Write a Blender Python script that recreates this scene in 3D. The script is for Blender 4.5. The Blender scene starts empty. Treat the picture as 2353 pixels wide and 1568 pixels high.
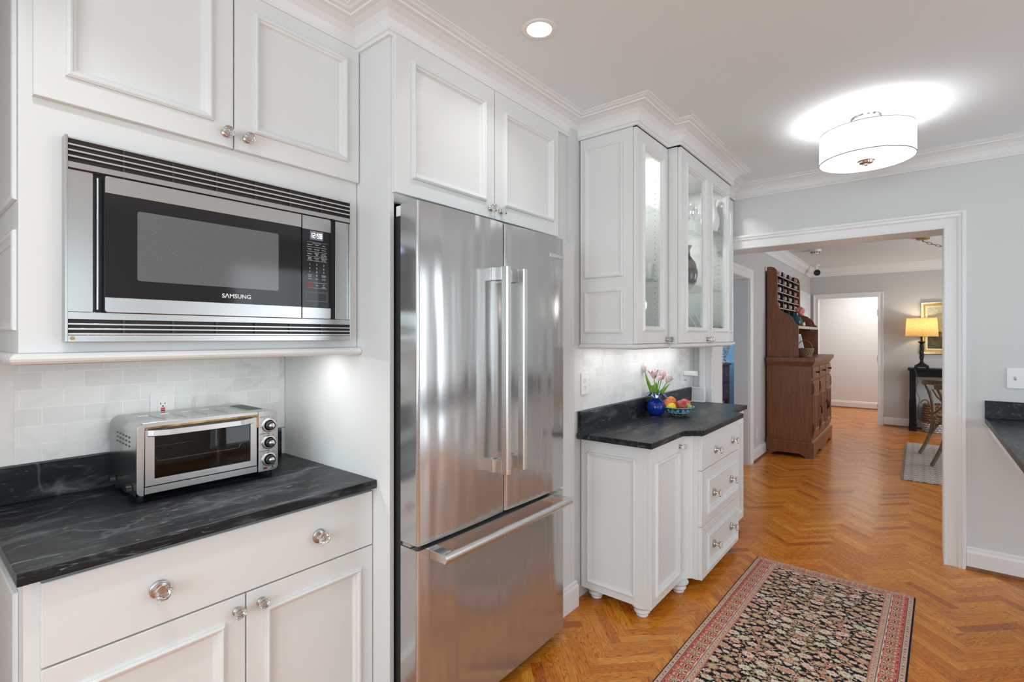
import bpy, bmesh, math, random
import numpy as np
from math import sin, cos, pi, radians, sqrt, atan2
from mathutils import Vector, Matrix

C = bpy.context.scene.collection
SC = bpy.context.scene
random.seed(7)

# ------------------------------------------------------------------ camera, light, exposure
HEAD = atan2(935.5, 1160.0)            # heading: angle of the view from the cabinet run (+X)
cam_data = bpy.data.cameras.new('camera')
cam_data.sensor_fit = 'HORIZONTAL'
cam_data.sensor_width = 36.0
cam_data.lens = 36.0 * 1160.0 / 2353.0
cam_data.shift_y = -10.0 / 2353.0
cam_data.clip_start = 0.05
cam = bpy.data.objects.new('camera', cam_data)
C.objects.link(cam)
cam.location = (0, 0, 1.44)
cam.rotation_euler = (pi / 2, 0, HEAD - pi / 2)
SC.camera = cam

SC.view_settings.view_transform = 'Standard'
SC.view_settings.look = 'None'
SC.view_settings.gamma = 1.0
SC.view_settings.use_curve_mapping = False
SC.view_settings.exposure = 0.18
cy = SC.cycles
cy.use_denoising = True
cy.max_bounces = 10
cy.diffuse_bounces = 5
cy.glossy_bounces = 5
cy.transmission_bounces = 10
cy.transparent_max_bounces = 16
cy.caustics_reflective = False
cy.caustics_refractive = False
cy.sample_clamp_indirect = 6.0
cy.blur_glossy = 0.5

world = bpy.data.worlds.new('world')
SC.world = world
world.use_nodes = True
wb = world.node_tree.nodes['Background']
wb.inputs[0].default_value = (0.80, 0.90, 1.0, 1)
wb.inputs[1].default_value = 1.0


def area(name, loc, rot, sx, sy, power, col=(1, 1, 1), shape='RECTANGLE', spread=pi):
    d = bpy.data.lights.new(name, 'AREA')
    d.shape = shape
    d.size = sx
    if shape in ('RECTANGLE', 'ELLIPSE'):
        d.size_y = sy
    d.energy = power
    d.color = col
    d.spread = spread
    o = bpy.data.objects.new(name, d)
    C.objects.link(o)
    o.location = loc
    o.rotation_euler = rot
    return o


def point(name, loc, r, power, col=(1, 1, 1)):
    d = bpy.data.lights.new(name, 'POINT')
    d.shadow_soft_size = r
    d.energy = power
    d.color = col
    o = bpy.data.objects.new(name, d)
    C.objects.link(o)
    o.location = loc
    return o


CEIL = 2.62
DAY = (0.73, 0.91, 0.99)
WARM = (1.0, 0.95, 0.88)
# daylight through the kitchen windows (behind the camera and on the opposite side) and the dining-room windows, plus unseen fill lights
area('window_light_back', (-2.28, 0.3, 1.55), (0, -pi / 2, 0), 1.5, 2.6, 66, DAY)
area('window_light_right', (-0.7, -2.68, 1.57), (pi / 2, 0, 0), 3.1, 1.4, 32, DAY)
area('far_end_fill_light', (3.25, -2.68, 1.2), (pi / 2, 0, 0), 1.6, 2.1, 26, (0.82, 0.93, 1.0))  # added to brighten the far end of the kitchen, at the added glazed opening
area('window_light_dining', (7.6, -2.88, 1.5), (pi / 2, 0, 0), 2.6, 1.6, 60, (0.80, 0.92, 1.0))
area('blue_room_area_light', (7.6, 3.86, 1.6), (-pi / 2, 0, 0), 2.4, 1.4, 70, DAY)  # unseen area light for the blue room; this wall has no window

# ------------------------------------------------------------------ materials
MATS = {}


def node(nt, t, x=0, y=0, **kw):
    n = nt.nodes.new(t)
    n.location = (x, y)
    for k, v in kw.items():
        setattr(n, k, v)
    return n


def pm(name, col, rough=0.5, metal=0.0, trans=0.0, ior=1.45, emit=None, estr=0.0, coat=0.0, bump=None, aniso=0.0, spec=None):
    """A Principled material; bump = (scale xyz, noise scale, strength, distance)."""
    if name in MATS:
        return MATS[name]
    m = bpy.data.materials.new(name)
    m.use_nodes = True
    nt = m.node_tree
    b = nt.nodes['Principled BSDF']
    b.inputs['Base Color'].default_value = (*col, 1)
    b.inputs['Roughness'].default_value = rough
    b.inputs['Metallic'].default_value = metal
    b.inputs['Transmission Weight'].default_value = trans
    b.inputs['IOR'].default_value = ior
    b.inputs['Coat Weight'].default_value = coat
    b.inputs['Anisotropic'].default_value = aniso
    if spec is not None:
        b.inputs['Specular IOR Level'].default_value = spec
    if emit:
        b.inputs['Emission Color'].default_value = (*emit, 1)
        b.inputs['Emission Strength'].default_value = estr
    if bump:
        sc, ns, st, di = bump
        tc = node(nt, 'ShaderNodeTexCoord', -900, 0)
        mp = node(nt, 'ShaderNodeMapping', -700, 0)
        mp.inputs['Scale'].default_value = sc
        nz = node(nt, 'ShaderNodeTexNoise', -500, 0)
        nz.inputs['Scale'].default_value = ns
        nz.inputs['Detail'].default_value = 3
        bp = node(nt, 'ShaderNodeBump', -250, -200)
        bp.inputs['Strength'].default_value = st
        bp.inputs['Distance'].default_value = di
        nt.links.new(tc.outputs['Object'], mp.inputs['Vector'])
        nt.links.new(mp.outputs['Vector'], nz.inputs['Vector'])
        nt.links.new(nz.outputs['Fac'], bp.inputs['Height'])
        nt.links.new(bp.outputs['Normal'], b.inputs['Normal'])
    MATS[name] = m
    return m


def ramp(nt, stops, x=0, y=0, interp='LINEAR'):
    r = node(nt, 'ShaderNodeValToRGB', x, y)
    r.color_ramp.interpolation = interp
    e = r.color_ramp.elements
    while len(e) > 1:
        e.remove(e[-1])
    e[0].position = stops[0][0]
    e[0].color = (*stops[0][1], 1)
    for p, c in stops[1:]:
        q = e.new(p)
        q.color = (*c, 1)
    return r


def noise_mat(name, stops, scale=(1, 1, 1), ns=5.0, detail=4, rough=0.5, dist=0.0, bump=0.0, bdist=0.002, metal=0.0, coat=0.0):
    """Colour from one noise field through a ramp, in object space."""
    if name in MATS:
        return MATS[name]
    m = bpy.data.materials.new(name)
    m.use_nodes = True
    nt = m.node_tree
    b = nt.nodes['Principled BSDF']
    b.inputs['Roughness'].default_value = rough
    b.inputs['Metallic'].default_value = metal
    b.inputs['Coat Weight'].default_value = coat
    tc = node(nt, 'ShaderNodeTexCoord', -900, 0)
    mp = node(nt, 'ShaderNodeMapping', -700, 0)
    mp.inputs['Scale'].default_value = scale
    nz = node(nt, 'ShaderNodeTexNoise', -500, 0)
    nz.inputs['Scale'].default_value = ns
    nz.inputs['Detail'].default_value = detail
    nz.inputs['Distortion'].default_value = dist
    r = ramp(nt, stops, -300, 0)
    L = nt.links.new
    L(tc.outputs['Object'], mp.inputs['Vector'])
    L(mp.outputs['Vector'], nz.inputs['Vector'])
    L(nz.outputs['Fac'], r.inputs['Fac'])
    L(r.outputs['Color'], b.inputs['Base Color'])
    if bump:
        bp = node(nt, 'ShaderNodeBump', -250, -250)
        bp.inputs['Strength'].default_value = bump
        bp.inputs['Distance'].default_value = bdist
        L(nz.outputs['Fac'], bp.inputs['Height'])
        L(bp.outputs['Normal'], b.inputs['Normal'])
    MATS[name] = m
    return m


def srgb(r, g, b):
    f = lambda v: v / 12.92 if v <= 0.04045 else ((v + 0.055) / 1.055) ** 2.4
    return (f(r / 255), f(g / 255), f(b / 255))


PAINT = pm('cabinet_paint', (0.73, 0.735, 0.725), 0.32, bump=((1, 1, 1), 60, 0.03, 0.001))
TRIMP = pm('trim_paint', (0.78, 0.775, 0.77), 0.35, bump=((1, 1, 1), 60, 0.03, 0.001))
WALLP = pm('wall_paper_weave', (0.65, 0.66, 0.655), 0.8, bump=((1, 1, 0.25), 220, 0.12, 0.001))
WALLD = pm('dining_wall_paper', (0.56, 0.545, 0.53), 0.8, bump=((1, 1, 0.25), 220, 0.12, 0.001))
WALLB = pm('blue_wall_paint', srgb(136, 180, 208), 0.7, bump=((1, 1, 1), 40, 0.05, 0.001))
CEILP = pm('ceiling_paint', (0.78, 0.82, 0.84), 0.9, bump=((1, 1, 1), 80, 0.05, 0.001))
STEEL = pm('brushed_steel', (0.52, 0.515, 0.505), 0.27, 1.0, aniso=0.5, bump=((6, 6, 300), 8, 0.05, 0.0005))
STEELV = pm('satin_steel_handle', (0.70, 0.69, 0.68), 0.30, 1.0)
CHROME = pm('chrome', (0.75, 0.74, 0.73), 0.12, 1.0)
NICKEL = pm('brushed_nickel', (0.50, 0.48, 0.46), 0.28, 1.0)
BLACK = pm('black_plastic', (0.012, 0.012, 0.014), 0.35)
DARKM = pm('dark_grey_metal', (0.07, 0.068, 0.066), 0.45, 0.6)
BGLASS = pm('black_glass', (0.018, 0.018, 0.020), 0.06, spec=0.4)
WPLASTIC = pm('white_plastic', (0.82, 0.82, 0.81), 0.35)
GLASS = pm('clear_glass', (1, 1, 1), 0.02, trans=1.0, ior=1.5)
BLUEG = pm('cobalt_glass', (0.012, 0.05, 0.42), 0.05, trans=0.45, ior=1.45)
WHITETXT = pm('white_lettering', (0.85, 0.85, 0.85), 0.5)
BLUETXT = pm('blue_lettering', (0.35, 0.5, 0.8), 0.5)
REDTXT = pm('red_lettering', (0.7, 0.05, 0.06), 0.5)
DARKTXT = pm('dark_lettering', (0.03, 0.03, 0.03), 0.5)
LED = pm('display_digits', (0.6, 0.75, 1.0), 0.5, emit=(0.65, 0.78, 1.0), estr=3.0)
LCD = pm('display_window', (0.18, 0.18, 0.20), 0.3)


def pane_mat(name, tint=(1, 1, 1), refl=1.0):
    """Thin clear glass: mostly see-through, mirror-like at grazing angles."""
    m = bpy.data.materials.new(name)
    m.use_nodes = True
    nt = m.node_tree
    nt.nodes.clear()
    out = node(nt, 'ShaderNodeOutputMaterial', 300, 0)
    mx = node(nt, 'ShaderNodeMixShader', 100, 0)
    fr = node(nt, 'ShaderNodeFresnel', -300, 200)
    fr.inputs['IOR'].default_value = 1.5
    tr = node(nt, 'ShaderNodeBsdfTransparent', -100, 0)
    tr.inputs['Color'].default_value = (*tint, 1)
    gl = node(nt, 'ShaderNodeBsdfGlossy', -100, -150)
    gl.inputs['Roughness'].default_value = 0.02
    mu = node(nt, 'ShaderNodeMath', -100, 200, operation='MULTIPLY')
    mu.inputs[1].default_value = refl
    L = nt.links.new
    L(fr.outputs[0], mu.inputs[0])
    ge = node(nt, 'ShaderNodeNewGeometry', -300, 400)
    iv = node(nt, 'ShaderNodeMath', -100, 400, operation='SUBTRACT')
    iv.inputs[0].default_value = 1.0
    m2 = node(nt, 'ShaderNodeMath', 0, 300, operation='MULTIPLY')
    L(ge.outputs['Backfacing'], iv.inputs[1])
    L(iv.outputs[0], m2.inputs[0])
    L(mu.outputs[0], m2.inputs[1])
    L(m2.outputs[0], mx.inputs[0])
    L(tr.outputs[0], mx.inputs[1])
    L(gl.outputs[0], mx.inputs[2])
    L(mx.outputs[0], out.inputs[0])
    MATS[name] = m
    return m


PANE = pane_mat('pane_glass')
SHELFG = pane_mat('shelf_glass', (0.93, 0.97, 0.95), 1.2)
OVENG = pane_mat('oven_door_glass', (0.72, 0.70, 0.67), 1.0)
DRINKG = pane_mat('drinking_glass', (0.96, 0.97, 0.97), 1.5)


def translucent_mat(name, col, weave=0.0, thr=0.6):
    m = bpy.data.materials.new(name)
    m.use_nodes = True
    nt = m.node_tree
    nt.nodes.clear()
    out = node(nt, 'ShaderNodeOutputMaterial', 300, 0)
    mx = node(nt, 'ShaderNodeMixShader', 100, 0)
    mx.inputs[0].default_value = thr
    df = node(nt, 'ShaderNodeBsdfDiffuse', -100, 0)
    tl = node(nt, 'ShaderNodeBsdfTranslucent', -100, -150)
    L = nt.links.new
    if weave:
        tc = node(nt, 'ShaderNodeTexCoord', -900, 0)
        cols = []
        for k, s in enumerate(((40, 40, 6), (5, 5, 60))):
            mp = node(nt, 'ShaderNodeMapping', -700, -200 * k)
            mp.inputs['Scale'].default_value = s
            nz = node(nt, 'ShaderNodeTexNoise', -500, -200 * k)
            nz.inputs['Scale'].default_value = 8
            L(tc.outputs['Object'], mp.inputs['Vector'])
            L(mp.outputs['Vector'], nz.inputs['Vector'])
            cols.append(nz)
        ad = node(nt, 'ShaderNodeMath', -350, 0, operation='ADD')
        L(cols[0].outputs['Fac'], ad.inputs[0])
        L(cols[1].outputs['Fac'], ad.inputs[1])
        dk = tuple(v * (1 - weave) for v in col)
        r = ramp(nt, [(0.70, dk), (1.25 / 2 + 0.4, col)], -250, 0)
        L(ad.outputs[0], r.inputs['Fac'])
        L(r.outputs['Color'], df.inputs['Color'])
        L(r.outputs['Color'], tl.inputs['Color'])
    else:
        df.inputs['Color'].default_value = (*col, 1)
        tl.inputs['Color'].default_value = (*col, 1)
    L(df.outputs[0], mx.inputs[1])
    L(tl.outputs[0], mx.inputs[2])
    L(mx.outputs[0], out.inputs[0])
    MATS[name] = m
    return m


SHADEW = translucent_mat('white_linen_shade', (0.74, 0.74, 0.735), 0.0, 0.28)
DIFFUSER = translucent_mat('frosted_diffuser', (0.90, 0.90, 0.90), 0.0, 0.42)
BURLAP = translucent_mat('tan_linen_shade', (0.66, 0.45, 0.19), 0.6, 0.55)


def emit_mat(name, col, s):
    m = bpy.data.materials.new(name)
    m.use_nodes = True
    b = m.node_tree.nodes['Principled BSDF']
    b.inputs['Base Color'].default_value = (0.9, 0.9, 0.9, 1)
    b.inputs['Emission Color'].default_value = (*col, 1)
    b.inputs['Emission Strength'].default_value = s
    MATS[name] = m
    return m


LAMPON = emit_mat('lit_lens', (1.0, 0.97, 0.93), 14.0)


def soapstone(name):
    m = bpy.data.materials.new(name)
    m.use_nodes = True
    nt = m.node_tree
    b = nt.nodes['Principled BSDF']
    b.inputs['Roughness'].default_value = 0.34
    b.inputs['Specular IOR Level'].default_value = 0.2
    L = nt.links.new
    tc = node(nt, 'ShaderNodeTexCoord', -1300, 0)
    # soft cloudy streaks along the slab
    mp = node(nt, 'ShaderNodeMapping', -1100, 200)
    mp.inputs['Scale'].default_value = (2.2, 9, 9)
    mp.inputs['Rotation'].default_value = (0, 0, radians(8))
    n1 = node(nt, 'ShaderNodeTexNoise', -900, 200)
    n1.inputs['Scale'].default_value = 2.0
    n1.inputs['Detail'].default_value = 8
    n1.inputs['Roughness'].default_value = 0.65
    n1.inputs['Distortion'].default_value = 0.8
    r1 = ramp(nt, [(0.35, (0.008, 0.009, 0.011)), (0.52, (0.016, 0.018, 0.021)), (0.64, (0.06, 0.066, 0.072)), (0.78, (0.22, 0.23, 0.245))], -650, 200)
    # short pale scratches
    mp2 = node(nt, 'ShaderNodeMapping', -1100, -150)
    mp2.inputs['Scale'].default_value = (5, 26, 26)
    n2 = node(nt, 'ShaderNodeTexNoise', -900, -150)
    n2.inputs['Scale'].default_value = 2.6
    n2.inputs['Detail'].default_value = 6
    n2.inputs['Distortion'].default_value = 1.5
    r2 = ramp(nt, [(0.64, (0, 0, 0)), (0.76, (0.26, 0.27, 0.28))], -650, -150)
    # rare pale veins
    n3 = node(nt, 'ShaderNodeTexNoise', -900, -450)
    n3.inputs['Scale'].default_value = 0.9
    n3.inputs['Detail'].default_value = 5
    n3.inputs['Distortion'].default_value = 0.6
    s3 = node(nt, 'ShaderNodeMath', -700, -450, operation='SUBTRACT')
    s3.inputs[1].default_value = 0.5
    a3 = node(nt, 'ShaderNodeMath', -550, -450, operation='ABSOLUTE')
    r3 = ramp(nt, [(0.0, (0.05, 0.055, 0.055)), (0.0035, (0, 0, 0))], -400, -450)
    ad = node(nt, 'ShaderNodeMixRGB', -300, 100, blend_type='ADD')
    ad.inputs[0].default_value = 1
    ad2 = node(nt, 'ShaderNodeMixRGB', -150, 0, blend_type='ADD')
    ad2.inputs[0].default_value = 1
    L(tc.outputs['Object'], mp.inputs['Vector'])
    L(tc.outputs['Object'], mp2.inputs['Vector'])
    L(tc.outputs['Object'], n3.inputs['Vector'])
    L(mp.outputs[0], n1.inputs['Vector'])
    L(mp2.outputs[0], n2.inputs['Vector'])
    L(n1.outputs['Fac'], r1.inputs['Fac'])
    L(n2.outputs['Fac'], r2.inputs['Fac'])
    L(n3.outputs['Fac'], s3.inputs[0])
    L(s3.outputs[0], a3.inputs[0])
    L(a3.outputs[0], r3.inputs['Fac'])
    L(r1.outputs['Color'], ad.inputs[1])
    L(r2.outputs['Color'], ad.inputs[2])
    L(ad.outputs['Color'], ad2.inputs[1])
    L(r3.outputs['Color'], ad2.inputs[2])
    L(ad2.outputs['Color'], b.inputs['Base Color'])
    MATS[name] = m
    return m


STONE = soapstone('soapstone')


def tile_mat(name):
    """Marble subway tile on a wall that faces -Y: brick pattern in object X and Z."""
    m = bpy.data.materials.new(name)
    m.use_nodes = True
    nt = m.node_tree
    b = nt.nodes['Principled BSDF']
    b.inputs['Roughness'].default_value = 0.28
    L = nt.links.new
    tc = node(nt, 'ShaderNodeTexCoord', -1300, 0)
    sp = node(nt, 'ShaderNodeSeparateXYZ', -1100, 0)
    cb = node(nt, 'ShaderNodeCombineXYZ', -950, 0)
    br = node(nt, 'ShaderNodeTexBrick', -700, 100)
    br.offset = 0.5
    br.inputs['Scale'].default_value = 1.0
    br.inputs['Brick Width'].default_value = 0.1075
    br.inputs['Row Height'].default_value = 0.0585
    br.inputs['Mortar Size'].default_value = 0.0016
    br.inputs['Mortar Smooth'].default_value = 0.2
    br.inputs['Bias'].default_value = 0.0
    br.inputs['Color1'].default_value = (0.80, 0.81, 0.80, 1)
    br.inputs['Color2'].default_value = (0.72, 0.73, 0.725, 1)
    br.inputs['Mortar'].default_value = (0.86, 0.86, 0.85, 1)
    nz = node(nt, 'ShaderNodeTexNoise', -700, -250)
    nz.inputs['Scale'].default_value = 7
    nz.inputs['Detail'].default_value = 7
    nz.inputs['Distortion'].default_value = 1.6
    r = ramp(nt, [(0.42, (1, 1, 1)), (0.60, (0.93, 0.93, 0.93)), (0.72, (0.76, 0.77, 0.77))], -500, -250)
    mx = node(nt, 'ShaderNodeMixRGB', -250, 50, blend_type='MULTIPLY')
    mx.inputs[0].default_value = 0.8
    bp = node(nt, 'ShaderNodeBump', -250, -350)
    bp.invert = True
    bp.inputs['Strength'].default_value = 0.25
    bp.inputs['Distance'].default_value = 0.001
    L(tc.outputs['Object'], sp.inputs[0])
    L(sp.outputs['X'], cb.inputs['X'])
    L(sp.outputs['Z'], cb.inputs['Y'])
    L(cb.outputs[0], br.inputs['Vector'])
    L(tc.outputs['Object'], nz.inputs['Vector'])
    L(nz.outputs['Fac'], r.inputs['Fac'])
    L(br.outputs['Color'], mx.inputs[1])
    L(r.outputs['Color'], mx.inputs[2])
    L(mx.outputs[0], b.inputs['Base Color'])
    L(br.outputs['Fac'], bp.inputs['Height'])
    L(bp.outputs[0], b.inputs['Normal'])
    MATS[name] = m
    return m


TILE = tile_mat('marble_subway_tile')
MARBLE = noise_mat('marble_border', [(0.40, (0.76, 0.76, 0.75)), (0.62, (0.70, 0.70, 0.70)), (0.75, (0.55, 0.56, 0.57))], (1, 1, 1), 6, 7, 0.3, 1.5)


def floor_mat():
    m = bpy.data.materials.new('oak_herringbone')
    m.use_nodes = True
    nt = m.node_tree
    b = nt.nodes['Principled BSDF']
    b.inputs['Roughness'].default_value = 0.26
    b.inputs['Specular IOR Level'].default_value = 0.35
    b.inputs['Coat Weight'].default_value = 0.10
    b.inputs['Coat Roughness'].default_value = 0.12
    L = nt.links.new
    uv = node(nt, 'ShaderNodeUVMap', -1700, 0, uv_map='grain')
    rn = node(nt, 'ShaderNodeUVMap', -1700, -400, uv_map='board')   # x: random per board, y: across 0..1
    sp = node(nt, 'ShaderNodeSeparateXYZ', -1500, -400)
    mp = node(nt, 'ShaderNodeMapping', -1500, 200)
    mp.inputs['Scale'].default_value = (1.0, 12, 1)
    n1 = node(nt, 'ShaderNodeTexNoise', -1300, 200)
    n1.inputs['Scale'].default_value = 2.2
    n1.inputs['Detail'].default_value = 2
    n1.inputs['Roughness'].default_value = 0.45
    n1.inputs['Distortion'].default_value = 0.35
    mu = node(nt, 'ShaderNodeMath', -1100, 200, operation='MULTIPLY')
    mu.inputs[1].default_value = 24
    pp = node(nt, 'ShaderNodeMath', -950, 200, operation='PINGPONG')
    pp.inputs[1].default_value = 0.5
    r1 = ramp(nt, [(0.0, (0.34, 0.29, 0.25)), (0.10, (0.62, 0.57, 0.52)), (0.28, (1, 1, 1))], -800, 200)
    mp2 = node(nt, 'ShaderNodeMapping', -1500, -100)
    mp2.inputs['Scale'].default_value = (4, 240, 1)
    n2 = node(nt, 'ShaderNodeTexNoise', -1300, -100)
    n2.inputs['Scale'].default_value = 3
    n2.inputs['Detail'].default_value = 2
    r2 = ramp(nt, [(0.36, (0.62, 0.62, 0.62)), (0.52, (1, 1, 1))], -1100, -100)
    tone = ramp(nt, [(0.0, srgb(182, 96, 30)), (0.10, srgb(208, 119, 34)), (0.5, srgb(221, 133, 40)), (0.9, srgb(228, 144, 48)), (1.0, srgb(236, 160, 62))], -1100, -400)
    m1 = node(nt, 'ShaderNodeMixRGB', -550, 100, blend_type='MULTIPLY')
    m1.inputs[0].default_value = 0.9
    m2 = node(nt, 'ShaderNodeMixRGB', -380, 50, blend_type='MULTIPLY')
    m2.inputs[0].default_value = 0.6
    # dark joint at the long edges
    ab = node(nt, 'ShaderNodeMath', -1300, -600, operation='PINGPONG')
    ab.inputs[1].default_value = 0.5
    r3 = ramp(nt, [(0.0, (0.30, 0.30, 0.30)), (0.022, (1, 1, 1))], -1100, -650)
    m3 = node(nt, 'ShaderNodeMixRGB', -200, 0, blend_type='MULTIPLY')
    m3.inputs[0].default_value = 1
    L(uv.outputs[0], mp.inputs[0])
    L(mp.outputs[0], n1.inputs['Vector'])
    L(n1.outputs['Fac'], mu.inputs[0])
    L(mu.outputs[0], pp.inputs[0])
    L(pp.outputs[0], r1.inputs['Fac'])
    L(uv.outputs[0], mp2.inputs[0])
    L(mp2.outputs[0], n2.inputs['Vector'])
    L(n2.outputs['Fac'], r2.inputs['Fac'])
    L(rn.outputs[0], sp.inputs[0])
    L(sp.outputs['X'], tone.inputs['Fac'])
    L(sp.outputs['Y'], ab.inputs[0])
    L(ab.outputs[0], r3.inputs['Fac'])
    L(tone.outputs['Color'], m1.inputs[1])
    L(r1.outputs['Color'], m1.inputs[2])
    L(m1.outputs[0], m2.inputs[1])
    L(r2.outputs['Color'], m2.inputs[2])
    L(m2.outputs[0], m3.inputs[1])
    L(r3.outputs['Color'], m3.inputs[2])
    L(m3.outputs[0], b.inputs['Base Color'])
    MATS['floor'] = m
    return m


FLOORM = floor_mat()


def wood(name, dark, mid, scale=(14, 14, 1.2), rough=0.38, ns=4.0):
    return noise_mat(name, [(0.30, dark), (0.70, mid)], scale, ns, 6, rough, 0.6)


HUTCHW = wood('brown_stained_wood', srgb(112, 68, 42), srgb(142, 88, 56), (10, 10, 1.0))
CHAIRW = wood('weathered_oak', srgb(84, 68, 50), srgb(136, 116, 92), (20, 20, 3), 0.5)
BLACKW = pm('black_lacquer', (0.008, 0.007, 0.008), 0.4, spec=0.2, bump=((10, 10, 2), 20, 0.05, 0.001))
CHESTW = wood('mahogany', srgb(74, 36, 26), srgb(112, 62, 44))
SHOEW = wood('oak_shoe_moulding', srgb(110, 66, 38), srgb(140, 88, 52), (4, 4, 4), 0.35)
BRASS = pm('antique_brass', (0.42, 0.30, 0.15), 0.35, 1.0)
GOLD = pm('gilt_frame', (0.72, 0.48, 0.16), 0.32, 1.0)
GILTP = pm('pale_gilt', (0.80, 0.70, 0.48), 0.4, 0.8)
IRON = pm('black_iron', (0.02, 0.018, 0.017), 0.5, 0.5)


def vc_mat(name, rough=0.8, bump=0.0):
    m = bpy.data.materials.new(name)
    m.use_nodes = True
    nt = m.node_tree
    b = nt.nodes['Principled BSDF']
    b.inputs['Roughness'].default_value = rough
    b.inputs['Specular IOR Level'].default_value = 0.25
    a = node(nt, 'ShaderNodeAttribute', -500, 0, attribute_name='design')
    nt.links.new(a.outputs['Color'], b.inputs['Base Color'])
    if bump:
        tc = node(nt, 'ShaderNodeTexCoord', -900, -300)
        nz = node(nt, 'ShaderNodeTexNoise', -600, -300)
        nz.inputs['Scale'].default_value = 380
        bp = node(nt, 'ShaderNodeBump', -300, -300)
        bp.inputs['Strength'].default_value = bump
        bp.inputs['Distance'].default_value = 0.002
        nt.links.new(tc.outputs['Object'], nz.inputs['Vector'])
        nt.links.new(nz.outputs['Fac'], bp.inputs['Height'])
        nt.links.new(bp.outputs[0], b.inputs['Normal'])
    MATS[name] = m
    return m


RUGM = vc_mat('woven_wool_design', 0.95, 0.5)
CANVAS = vc_mat('oil_paint_design', 0.45)
GLAZE = vc_mat('glazed_pottery_design', 0.15)

# ------------------------------------------------------------------ mesh helpers
W = {}          # world offset of every object that has been built (no rotation at build time)


def world_of(o):
    return W.get(o.name, (0, 0, 0)) if o is not None else (0, 0, 0)


def front(y, x0=0.0):
    """u = world x, w = z, n = towards the room (-Y)."""
    return lambda u, w, n: (x0 + u, y - n, w)


def left(x):
    """Surface that faces -X: u = world y, w = z, n = towards -X."""
    return lambda u, w, n: (x - n, u, w)


def flat(z):
    return lambda u, w, n: (u, w, z + n)


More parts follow.
